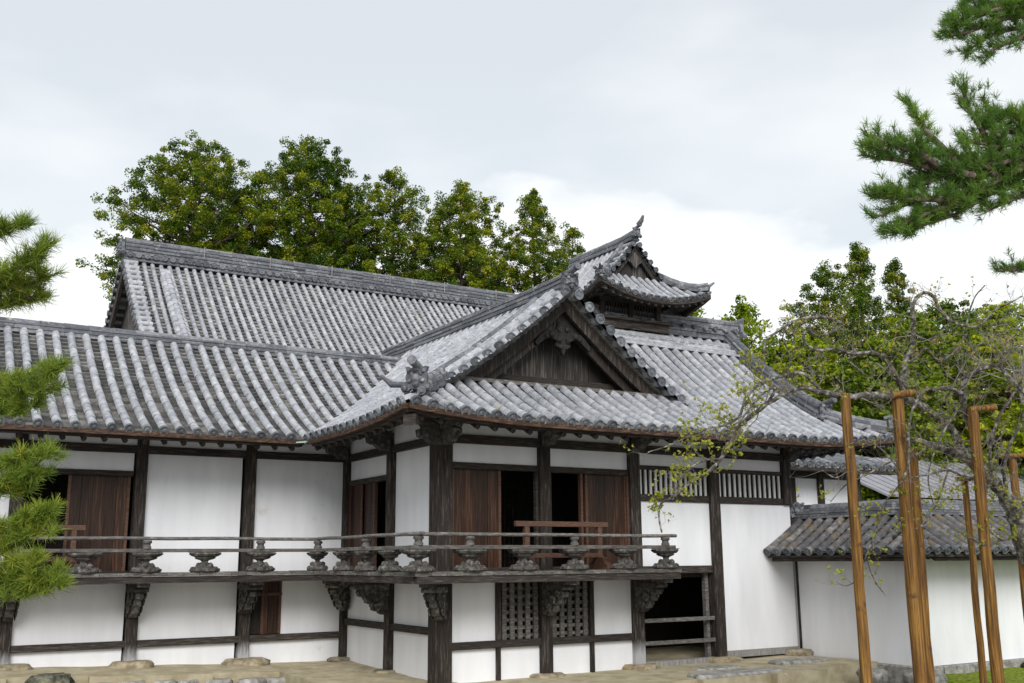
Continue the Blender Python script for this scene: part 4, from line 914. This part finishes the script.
tree('broadleaf_tree', 'bright crown low behind the thick right hand log prop', 'tree', 44.5, 14, 12.0, 2, 4.2, dome, m='broad', group=g2, nl=110, base=.45, flat=.4, leaf=.1, tr=.5, per=50, dens=2.6)
def shrub(label, x, y, z, R, m, base):
    t = thing('shrub', label, 'shrub', (x, y, -.3), 'shrubs behind the garden wall'); blobs = []; b = MB()
    for i in range(8):
        a = i * .8; b.tube([(x, y, -.35), (x + math.cos(a) * R * .4, y + math.sin(a) * R * .4, z * .6), (x + math.cos(a) * R * .8, y + math.sin(a) * R * .8, z * .9)], [.05, .03, .01], 5, cap=False)
    for i in range(70):
        a = rnd.random() * 6.28; q = math.sqrt(rnd.random()) * R; blobs.append((quads((x + math.cos(a) * q, y + math.sin(a) * q, z * rnd.uniform(.25, 1) * (1 - .3 * (q / R) ** 2)), .32, 24, .08, .7), np.clip(nr.normal(base, .2, 24), 0, 1)))
    b.build('stems', 'twig', t); leafmesh('foliage', blobs, m, t)
shrub('olive green shrub peeping over the garden wall', 15.6, 2.2, 3.4, 1.3, 'broad', .25)
shrub('dull green shrub behind the garden wall at the right edge', 21.0, 4.5, 3.8, 1.8, 'broadd', .4)

def twigtree(b, p, d, L, r, depth, out, up=.15, spread=.7):
    """bare branching twigs; out collects tip points"""
    k = 4; pts = [p]; dd = d.copy()
    for i in range(k):
        dd = (dd + V((rnd.gauss(0, .28), rnd.gauss(0, .28), rnd.gauss(up, .25)))).normalized(); pts.append(pts[-1] + dd * L / k)
    b.tube(pts, [r * (1 - .7 * i / k) for i in range(k + 1)], 3 if r < .008 else 5, cap=False)
    out.append((pts[-1], dd)); out.append((pts[2], dd))
    if depth > 0:
        for i in range(rnd.choice((2, 3, 3, 4))):
            j = rnd.randint(1, k); e = (dd * .5 + V((rnd.gauss(0, spread), rnd.gauss(0, spread), rnd.gauss(.1, spread)))).normalized()
            twigtree(b, pts[j], e, L * rnd.uniform(.45, .75), r * .55, depth - 1, out, up, spread)
def bare(label, x, y, z0, z1, R, n):
    t = thing('bare_tree', label, 'tree', (x, y, -.3), 'leafless trees behind the garden wall'); b = MB(); out = []
    b.tube([(x, y, -.4), (x + .1, y, z0 * .5), (x, y, z0)], [.16, .12, .09], 7); b.build('trunk', 'bark', t); b = MB()
    for i in range(n):
        a = 6.28 * i / n; twigtree(b, V((x, y, z0 - .2 * (i % 3))), V((math.cos(a) * .7, math.sin(a) * .7, .9)).normalized(), (z1 - z0) * .55, .05, 4, out, .1)
    b.build('branches', 'twig', t)
bare('grey leafless tree reaching above the green trees right of the tall conifers', 38.5, 14, 9.5, 15.5, 3, 6)
bare('leafless reddish shrub tree over the distant pale roof', 22.5, 6, 2.0, 5.6, 2, 6)
bare('leafless tree over the garden wall beside the rear building', 17.5, 2.0, 1.8, 4.4, 2, 6)
# limb centre lines in metres (the plum ones carry a radius)
PLUM = [
 [ (7.31,-5.87,-0.17,0.257), (6.95,-6.00,1.29,0.231), (6.49,-6.07,2.24,0.187), (6.14,-6.11,2.74,0.144), (5.82,-6.10,3.03,0.117), (5.43,-6.04,3.28,0.100), (5.10,-6.00,3.42,0.083), (4.74,-5.91,3.51,0.058), (4.41,-5.85,3.56,0.049) ],
 [ (5.37,-6.03,3.38,0.075), (5.13,-5.98,3.76,0.067), (4.82,-5.95,3.95,0.058), (4.52,-5.92,4.09,0.066), (4.19,-5.86,4.16,0.074), (3.80,-5.74,4.18,0.065), (3.43,-5.63,4.14,0.056), (3.03,-5.52,4.19,0.048), (2.66,-5.42,4.23,0.044), (2.26,-5.24,4.01,0.039), (2.02,-5.04,3.78,0.039), (1.84,-5.02,3.65,0.035), (1.81,-4.96,3.47,0.031), (1.71,-4.84,3.26,0.031), (1.52,-4.80,3.08,0.031), (1.32,-4.65,2.94,0.027), (1.08,-4.57,2.75,0.023), (0.95,-4.47,2.66,0.020), (0.95,-4.42,2.47,0.017), (1.00,-4.41,2.28,0.014) ],
 [ (3.03,-5.52,4.19,0.032), (2.73,-5.51,4.41,0.032), (2.53,-5.39,4.42,0.032), (2.11,-5.21,4.26,0.028), (1.92,-5.16,4.02,0.025), (1.86,-5.07,3.81,0.024), (1.68,-4.94,3.70,0.020), (1.46,-4.91,3.66,0.017), (1.26,-4.76,3.56,0.014), (0.95,-4.66,3.42,0.011), (0.73,-4.51,3.34,0.008) ],
 [ (2.26,-5.24,4.01,0.024), (2.25,-5.40,4.20,0.022), (2.09,-5.28,4.10,0.020), (1.77,-5.10,3.67,0.019) ],
 [ (1.71,-4.84,3.26,0.020), (1.41,-4.89,3.23,0.015), (1.24,-4.76,3.13,0.015), (1.07,-4.74,2.96,0.012), (1.01,-4.64,2.70,0.009) ],
 [ (4.35,-5.87,4.30,0.058), (4.31,-5.88,4.41,0.058), (4.32,-5.93,4.64,0.049), (4.38,-6.03,4.87,0.045), (4.28,-6.17,5.20,0.041), (4.24,-6.21,5.45,0.037), (4.34,-6.30,5.60,0.033), (4.46,-6.37,5.58,0.033), (4.56,-6.39,5.41,0.031), (4.64,-6.51,5.19,0.028), (4.84,-6.61,5.12,0.024), (5.00,-6.71,5.12,0.024), (5.14,-6.84,5.32,0.020), (5.22,-7.03,5.40,0.016), (5.37,-7.15,5.50,0.012) ],
 [ (4.84,-6.61,5.12,0.021), (4.90,-6.49,4.95,0.021), (4.82,-6.40,4.78,0.021), (4.63,-6.25,4.67,0.021), (4.55,-6.13,4.86,0.021), (4.44,-6.03,4.72,0.025), (4.34,-5.95,4.67,0.025) ],
 [ (4.84,-6.61,5.12,0.016), (4.86,-6.67,5.34,0.015), (4.90,-6.75,5.53,0.012), (5.00,-6.85,5.68,0.010) ],
 [ (4.25,-5.91,4.23,0.057), (4.02,-5.95,4.49,0.049), (3.89,-5.92,4.69,0.037), (3.63,-5.90,4.75,0.028), (3.33,-5.82,4.71,0.024), (3.16,-5.74,4.78,0.026), (2.95,-5.61,4.76,0.026), (2.73,-5.60,4.80,0.025), (2.66,-5.59,4.92,0.025), (2.71,-5.64,5.02,0.024), (2.83,-5.70,4.93,0.024), (2.99,-5.81,4.99,0.024), (3.10,-5.90,5.09,0.024), (2.87,-5.90,5.15,0.028), (2.70,-5.79,5.17,0.028), (2.52,-5.68,5.14,0.026), (2.30,-5.64,5.04,0.024), (2.20,-5.55,4.95,0.022), (2.09,-5.47,4.86,0.020), (2.07,-5.41,4.69,0.017), (2.10,-5.39,4.52,0.014), (2.06,-5.33,4.37,0.009) ],
 [ (2.30,-5.64,5.04,0.016), (2.20,-5.65,4.85,0.014), (2.29,-5.66,4.66,0.012), (2.32,-5.63,4.45,0.008) ],
 [ (3.63,-5.90,4.75,0.019), (3.32,-5.80,4.63,0.016), (3.48,-5.86,4.46,0.014), (3.59,-5.89,4.32,0.011) ],
 [ (5.32,-6.20,3.72,0.066), (5.21,-6.19,3.97,0.058), (5.08,-6.29,4.20,0.053), (5.07,-6.34,4.39,0.049), (5.09,-6.50,4.51,0.045), (5.23,-6.60,4.57,0.041), (5.39,-6.69,4.58,0.037), (5.41,-6.78,4.40,0.032), (5.62,-6.86,4.20,0.028), (5.83,-6.95,4.02,0.024) ],
 [ (5.09,-6.30,4.20,0.041), (4.90,-6.31,4.24,0.037), (4.63,-6.27,4.27,0.032), (4.33,-6.20,4.21,0.028), (4.18,-6.19,4.07,0.026), (4.04,-6.18,3.88,0.024), (4.03,-6.11,3.61,0.025), (4.08,-6.05,3.27,0.024), (4.06,-6.00,3.09,0.022), (3.90,-5.97,2.88,0.019), (3.78,-5.85,2.70,0.013) ],
 [ (4.21,-5.95,3.01,0.013), (4.43,-6.10,3.06,0.016), (4.82,-6.11,3.13,0.021), (5.06,-6.12,3.07,0.023), (5.55,-6.16,2.98,0.025) ],
 [ (5.39,-6.69,4.58,0.021), (5.40,-6.76,4.80,0.016), (5.45,-6.82,4.94,0.012), (5.56,-6.91,5.05,0.010) ],
 [ (5.82,-6.10,3.03,0.042), (5.57,-6.28,3.43,0.033), (5.62,-6.42,3.86,0.029), (5.74,-6.56,4.14,0.025), (5.86,-6.70,4.42,0.018) ],
 [ (6.14,-6.11,2.74,0.042), (5.78,-6.34,3.15,0.033), (5.83,-6.47,3.57,0.025), (5.96,-6.62,3.85,0.021) ],
 [ (5.82,-6.10,3.03,0.034), (5.36,-6.22,2.72,0.028), (5.32,-6.25,2.44,0.023), (5.45,-6.38,2.16,0.018), (5.62,-6.50,2.21,0.013) ],
 [ (4.74,-5.91,3.51,0.025), (4.31,-5.97,3.33,0.019), (3.94,-5.84,3.23,0.016), (3.61,-5.72,3.06,0.013), (3.29,-5.60,2.91,0.009), (3.13,-5.45,2.68,0.007) ],
 [ (3.78,-5.85,2.70,0.019), (3.70,-5.71,2.30,0.016), (3.54,-5.64,1.95,0.013), (3.48,-5.53,1.66,0.011), (3.27,-5.50,1.56,0.009), (3.15,-5.44,1.61,0.006) ],
 [ (3.54,-5.64,1.95,0.011), (3.67,-5.64,1.63,0.009), (3.83,-5.68,1.42,0.007) ],
 [ (4.82,-6.11,3.13,0.019), (4.65,-6.03,2.71,0.016), (4.45,-5.95,2.41,0.013), (4.21,-5.90,2.30,0.010), (4.07,-5.81,2.33,0.007) ],
 [ (3.61,-5.72,3.06,0.016), (3.34,-5.68,3.11,0.013), (3.08,-5.62,3.00,0.010), (2.91,-5.54,3.10,0.008) ],
 [ (3.99,-5.96,3.11,0.016), (3.72,-5.87,3.41,0.013), (3.42,-5.83,3.51,0.011), (3.24,-5.70,3.43,0.008) ],
 [ (5.03,-6.21,4.00,0.025), (4.72,-6.19,3.69,0.019), (4.54,-6.12,3.37,0.016), (4.42,-6.07,2.98,0.012), (4.52,-6.05,2.64,0.008) ],
 [ (5.45,-6.38,2.16,0.019), (5.19,-6.32,2.09,0.016), (4.97,-6.21,2.19,0.012), (4.74,-6.17,2.09,0.008) ],
]
LPINE = [
 [ (-8.02,-5.75,3.84), (-7.68,-6.37,4.06), (-7.44,-6.77,4.14), (-7.29,-7.00,4.18), (-7.16,-7.23,4.30) ],
 [ (-8.02,-5.73,3.75), (-7.66,-6.22,3.88), (-7.40,-6.52,3.98), (-7.21,-6.76,3.99), (-7.13,-6.81,4.00) ],
 [ (-7.95,-5.73,3.09), (-7.61,-6.33,3.24), (-7.37,-6.73,3.30), (-7.18,-6.97,3.32), (-7.02,-7.20,3.36) ],
 [ (-7.94,-5.82,2.92), (-7.59,-6.30,3.05), (-7.35,-6.70,3.10), (-7.19,-6.91,3.10), (-7.09,-6.98,3.12) ],
 [ (-7.89,-5.63,2.54), (-7.54,-6.22,2.62), (-7.30,-6.62,2.69), (-7.19,-6.82,2.70), (-7.02,-7.05,2.74) ],
 [ (-7.87,-5.58,2.30), (-7.52,-6.07,2.42), (-7.27,-6.47,2.49), (-7.09,-6.71,2.52) ],
 [ (-7.83,-5.51,1.90), (-7.49,-6.12,2.06), (-7.25,-6.53,2.19), (-7.11,-6.76,2.26), (-6.96,-6.98,2.32) ],
 [ (-7.81,-5.48,1.74), (-7.46,-6.07,1.79), (-7.22,-6.47,1.85), (-7.11,-6.68,1.92), (-7.05,-6.84,1.97) ],
 [ (-7.80,-5.45,1.58), (-7.44,-6.04,1.62), (-7.20,-6.44,1.69), (-7.02,-6.68,1.74), (-6.85,-6.92,1.82) ],
 [ (-7.84,-6.01,4.48), (-7.58,-6.42,4.51), (-7.46,-6.62,4.53), (-7.32,-6.83,4.55) ],
]
RPINE = [
 [ (2.62,-10.42,6.17), (1.74,-10.17,5.87), (1.02,-10.01,5.59), (0.66,-9.87,5.39), (0.35,-9.76,5.22), (0.03,-9.65,5.08), (-0.27,-9.55,4.93), (-0.39,-9.46,4.86) ],
 [ (0.35,-9.76,5.22), (0.10,-9.72,5.19), (-0.18,-9.66,5.17), (-0.38,-9.54,5.18), (-0.52,-9.46,5.19) ],
 [ (0.55,-9.79,5.33), (0.25,-9.75,5.43), (-0.05,-9.70,5.50), (-0.33,-9.65,5.52), (-0.57,-9.62,5.50), (-0.67,-9.57,5.52) ],
 [ (0.25,-9.75,5.43), (-0.14,-9.78,5.56), (-0.31,-9.70,5.63), (-0.55,-9.67,5.65), (-0.69,-9.60,5.70) ],
 [ (0.32,-9.82,5.55), (0.14,-9.75,5.73), (-0.08,-9.76,5.83), (-0.18,-9.74,5.97), (-0.24,-9.73,6.09) ],
 [ (0.90,-9.94,5.57), (0.71,-9.88,5.81), (0.51,-9.92,5.95), (0.41,-9.90,6.11), (0.34,-9.90,6.30) ],
 [ (1.02,-10.01,5.59), (0.80,-9.93,5.76), (0.59,-9.92,5.77), (0.38,-9.80,5.82) ],
 [ (1.41,-10.05,5.73), (1.08,-10.01,5.89), (0.91,-9.94,6.03), (0.68,-9.94,6.12), (0.61,-9.93,6.23) ],
 [ (1.74,-10.17,5.87), (1.29,-10.05,6.02), (1.11,-9.98,6.17) ],
 [ (1.52,-10.05,5.45), (1.04,-9.97,5.33), (0.85,-9.83,5.24), (0.65,-9.80,5.14) ],
 [ (1.50,-10.08,5.64), (1.18,-9.85,5.50), (0.76,-9.80,5.34), (0.41,-9.65,5.12), (0.09,-9.55,5.00), (-0.14,-9.49,4.87) ],
 [ (2.70,-10.55,7.47), (1.71,-10.35,7.17), (1.07,-10.14,6.92), (0.75,-10.02,6.76), (0.68,-9.95,6.65) ],
 [ (1.71,-10.35,7.17), (1.10,-10.20,7.13), (0.76,-10.09,7.03), (0.53,-9.92,6.92), (0.26,-9.86,6.83) ],
 [ (1.53,-10.26,7.27), (1.03,-10.20,7.27), (0.71,-10.10,7.17), (0.51,-9.95,7.08), (0.31,-9.92,6.96) ],
 [ (1.52,-10.28,7.37), (0.90,-10.15,7.41), (0.62,-10.06,7.27), (0.46,-9.95,7.20) ],
 [ (2.69,-9.92,4.94), (1.98,-9.70,4.83), (1.62,-9.59,4.78), (1.45,-9.48,4.76), (1.35,-9.42,4.76) ],
 [ (2.91,-9.78,4.79), (2.19,-9.54,4.64), (1.79,-9.40,4.55), (1.49,-9.31,4.47), (1.36,-9.23,4.43) ],
]
# ------------------------------------------------------------------ the old plum tree on its props
PT = thing('plum_tree', 'old gnarled plum tree with bare twisted limbs and spring buds, resting on log props', 'tree', (7.3, -4.2, -.3))
limb_pts = []
b = MB(); bl = MB()
for k, l in enumerate(PLUM):
    P = [V(q[:3]) for q in l]; R = [q[3] * .78 for q in l]
    if k == 0: P[0].z = min(P[0].z, -.45)
    Q, S2 = [], []                                  # Catmull-Rom smoothing with some gnarl
    for i in range(len(P) - 1):
        p0, p1, p2, p3 = P[max(i - 1, 0)], P[i], P[i + 1], P[min(i + 2, len(P) - 1)]
        for q in range(4):
            t = q / 4; v = .5 * ((2 * p1) + (p2 - p0) * t + (2 * p0 - 5 * p1 + 4 * p2 - p3) * t * t + (3 * p1 - p0 - 3 * p2 + p3) * t ** 3)
            r = R[i] + (R[i + 1] - R[i]) * t; v += V((rnd.gauss(0, .14), rnd.gauss(0, .14), rnd.gauss(0, .14))) * r; Q.append(v); S2.append(r * rnd.uniform(.88, 1.16))
    Q.append(P[-1]); S2.append(R[-1])
    tgt = b if k == 0 else bl
    tgt.tube(Q, S2, 10 if R[0] > .05 else 7, wob=.1)
    for i in range(0, len(Q) - 1, 2):               # knots and burrs
        if rnd.random() < .3 and S2[i] > .02: tgt.ball(Q[i] + V((rnd.gauss(0, 1), rnd.gauss(0, 1), rnd.gauss(0, 1))).normalized() * S2[i] * .7, S2[i] * rnd.uniform(.4, .7), n=7, m=5, jit=.25)
    limb_pts.append(list(zip(Q, S2)))
b.build('trunk', 'bark', PT); bl.build('limbs', 'bark', PT)
b = MB(); tips = []
for k, lp in enumerate(limb_pts):
    acc = 0
    for (p, r), (q, _) in zip(lp, lp[1:]):
        acc += (q - p).length
        step = .22 if k == 0 else .13
        while acc > step:
            acc -= step
            if k == 0 and p.z < 2.2: continue
            d = V((rnd.gauss(0, 1), rnd.gauss(0, 1) * .8, rnd.gauss(.25, .8))).normalized()
            Lh = rnd.uniform(.18, .62) * (1.15 if r > .025 else .8)
            twigtree(b, p.lerp(q, rnd.random()), d, Lh, min(.0085, max(.0035, r * .3)), 2 if r > .012 else 1, tips, .12, .6)
b.build('twigs', 'twig', PT)
bv, bt_ = [], []
for (p, d) in tips:
    left = p.x < 2.2 or p.z < 2.9
    if rnd.random() > (.55 if left else .2): continue
    n = rnd.choice((2, 3, 4, 5)) if left else rnd.choice((1, 2, 3))
    v = quads(tuple(p), .03 if left else .025, n, .022 if left else .019, 1, .6, .55); bv.append((v, np.clip(nr.normal(.3 if left else (.75 if p.z > 4.1 and p.x < 6 else .4), .2, n), 0, 1)))
leafmesh('buds', bv, 'bud', PT)
gp = 'log props under the plum tree'
def prop(label, top, r, lean=(0, 0), bar=None):
    t = thing('log_prop', label, 'prop', (top[0] + lean[0], top[1] + lean[1], -.36), gp)
    k = 9; a = V((top[0] + lean[0], top[1] + lean[1], -.5)); z = V(top)
    b = MB(); b.tube([a.lerp(z, i / k) + V((rnd.gauss(0, .004), rnd.gauss(0, .004), 0)) for i in range(k + 1)], [r * (1.08 - .14 * i / k) * rnd.uniform(.97, 1.03) for i in range(k + 1)], 12, wob=.04); b.build('log', 'pole', t)
    if bar:
        d = V(bar[0]).normalized(); b = MB(); c = z + V(bar[2]); b.tube([c - d * bar[1] / 2, c + d * bar[1] / 2], r * .62, 10, mi=0); o = b.build('cross_piece', ['pole'], t)
        for sg in (-1, 1):
            e = MB(); e.tube([c + d * sg * (bar[1] / 2 + .001), c + d * sg * (bar[1] / 2 + .006)], r * .6, 10); e.build('cut_end', 'cutend', o)
prop('slim log prop standing alone, leftmost under the plum tree', (3.31, -5.68, 4.16), .073, (.06, .04))
prop('thickest log prop, its cross piece under the main plum limb', (4.10, -5.92, 4.12), .086, (.06, .05), ((.85, -.5, .1), .3, (.02, -.1, .06)))
prop('shorter log prop close beside the thickest one', (4.70, -5.65, 3.48), .066, (.03, .1))
prop('thick log prop with a pale cut cross piece at its top on the right', (5.20, -6.32, 4.0), .079, (.12, .1), ((.85, -.5, .1), .36, (.1, -.1, .0)))
prop('thin short log prop between the two thick ones', (5.84, -5.64, 3.05), .05, (.05, .05), ((.85, -.5, 0), .4, (0, -.08, .02)))
prop('log prop at the right edge of the picture by the plum trunk', (6.59, -5.95, 3.42), .06, (.06, .06), ((.85, -.5, 0), .5, (0, -.08, .0)))

# ------------------------------------------------------------------ pines close to the camera
def tufts(pts, dirs, n, L, w, tint):
    """needle tufts: n needles per point"""
    V3, T3 = [], []
    for p, d, tt in zip(pts, dirs, tint):
        a = nr.normal(size=(n, 3)) * .75 + np.asarray(d) * 1.0; a /= np.linalg.norm(a, axis=1)[:, None]
        q = nr.normal(size=(n, 3)); q -= a * (q * a).sum(1)[:, None]; q /= np.linalg.norm(q, axis=1)[:, None]
        o = np.asarray(p) - np.asarray(d) * L * nr.uniform(0, .7, (n, 1)) + nr.normal(size=(n, 3)) * .006; l = L * nr.uniform(.7, 1.15, (n, 1))
        V3.append(np.stack([o - q * w, o + q * w, o + a * l + q * w * .3, o + a * l - q * w * .3], 1)); T3.append(np.clip(tt + nr.normal(0, .12, n), 0, 1))
    return np.concatenate(V3).reshape(-1, 3), np.concatenate(T3)
def pine(t, LN, m, per, L, w, base, sub, sl_, frac, r0, upb):
    b = MB(); P, D, TT = [], [], []
    for l in LN:
        pts = [V(q) for q in l]; n = len(pts)
        b.tube(pts, [r0 * (1 - .8 * i / (n - 1)) + .004 for i in range(n)], 6, wob=.12)
        segs = [(pts[i], pts[i + 1]) for i in range(n - 1)]; tot = sum((q - p).length for p, q in segs); run = 0; lt = rnd.random()
        for p, q in segs:
            s = (q - p).length; d0 = (q - p).normalized(); k = max(1, int(s * sub))
            for i in range(k):
                f = (run + s * (i + rnd.random()) / k) / tot
                if f < frac: continue
                c = p.lerp(q, (i + .5) / k); e = (d0 * .7 + V((rnd.gauss(0, .8), rnd.gauss(0, .8), abs(rnd.gauss(0, .45)) + upb))).normalized(); ll = sl_ * rnd.uniform(.35, 1.1) * (1.15 - .55 * f)
                tip = c + e * ll; mid = c + e * ll * .5 + V((0, 0, -.06 * ll)); b.tube([c, mid, tip], [.007, .005, .003], 4, cap=False)
                for g in (1.0, .72, .45):
                    if g < 1 and rnd.random() < .25: continue
                    pp = c + e * ll * g + V((rnd.gauss(0, .02), rnd.gauss(0, .02), rnd.gauss(0, .015))); P.append(pp); D.append((e + V((0, 0, .5))).normalized()); TT.append(base + (lt - .5) * .25 + rnd.gauss(0, .14))
            run += s
        P.append(pts[-1]); D.append((pts[-1] - pts[-2]).normalized()); TT.append(base)
    b.build('branches', 'pbark', t)
    v, tt = tufts(P, D, per, L, w, TT); rawmesh('needles', v, np.arange(len(v)).reshape(-1, 4), tt, [m], t)
PL = thing('pine_tree', 'pine at the left edge, its layered green needle pads hanging before the left wing', 'tree', (-8.5, -5.3, -.3))
b = MB(); b.tube([(-8.5, -5.3, -.4), (-8.45, -5.35, 1.5), (-8.55, -5.2, 3.2), (-8.5, -5.3, 5.2)], [.2, .16, .13, .07], 10, wob=.08); b.build('trunk', 'pbark', PL)
def blend(LN, prs):
    out = []
    for i, j, f in prs:
        A_, B_ = [V(q) for q in LN[i]], [V(q) for q in LN[j]]; n = 6; R_ = []
        for L_ in (A_, B_): R_.append([L_[min(int(t * (len(L_) - 1)), len(L_) - 2)].lerp(L_[min(int(t * (len(L_) - 1)), len(L_) - 2) + 1], t * (len(L_) - 1) - min(int(t * (len(L_) - 1)), len(L_) - 2)) for t in fr(0, 1, n)])
        out.append([tuple(a.lerp(b_, f) + V((rnd.gauss(0, .03), rnd.gauss(0, .06), rnd.gauss(0, .03)))) for a, b_ in zip(*R_)])
    return out
LPINE = [[(-8.5, -5.28, l[0][2] - .12)] + l for l in LPINE]
LPINE = LPINE + blend(LPINE, ((0, 1, .5), (2, 3, .5), (4, 5, .5), (6, 7, .4), (7, 8, .5)))
pine(PL, LPINE, 'needle', 42, .1, .003, .48, 34, .19, .5, .024, .08)
PR = thing('pine_tree', 'tall pine reaching in from the upper right, its dark boughs against the sky', 'tree', (4.2, -9.6, -.3))
b = MB(); b.tube([(4.2, -9.6, -.4), (4.1, -9.7, 2.5), (4.3, -9.5, 5.5), (4.1, -9.6, 8.5)], [.3, .25, .2, .1], 10, wob=.08); b.build('trunk', 'pbark', PR)
RPINE = [[(4.2, -9.55, l[0][2] - .25)] + l if i in (0, 7, 8, 9, 10, 11, 12, 13, 14, 15) else l for i, l in enumerate(RPINE)]
RPINE = RPINE[:-1] + blend(RPINE, ((0, 2, .5), (2, 3, .5), (0, 10, .4), (7, 6, .5), (6, 2, .5), (8, 7, .5), (0, 7, .4), (0, 2, .25), (11, 12, .5), (12, 13, .5)))
pine(PR, RPINE, 'needled', 30, .08, .0028, .55, 38, .26, .36, .03, .2)
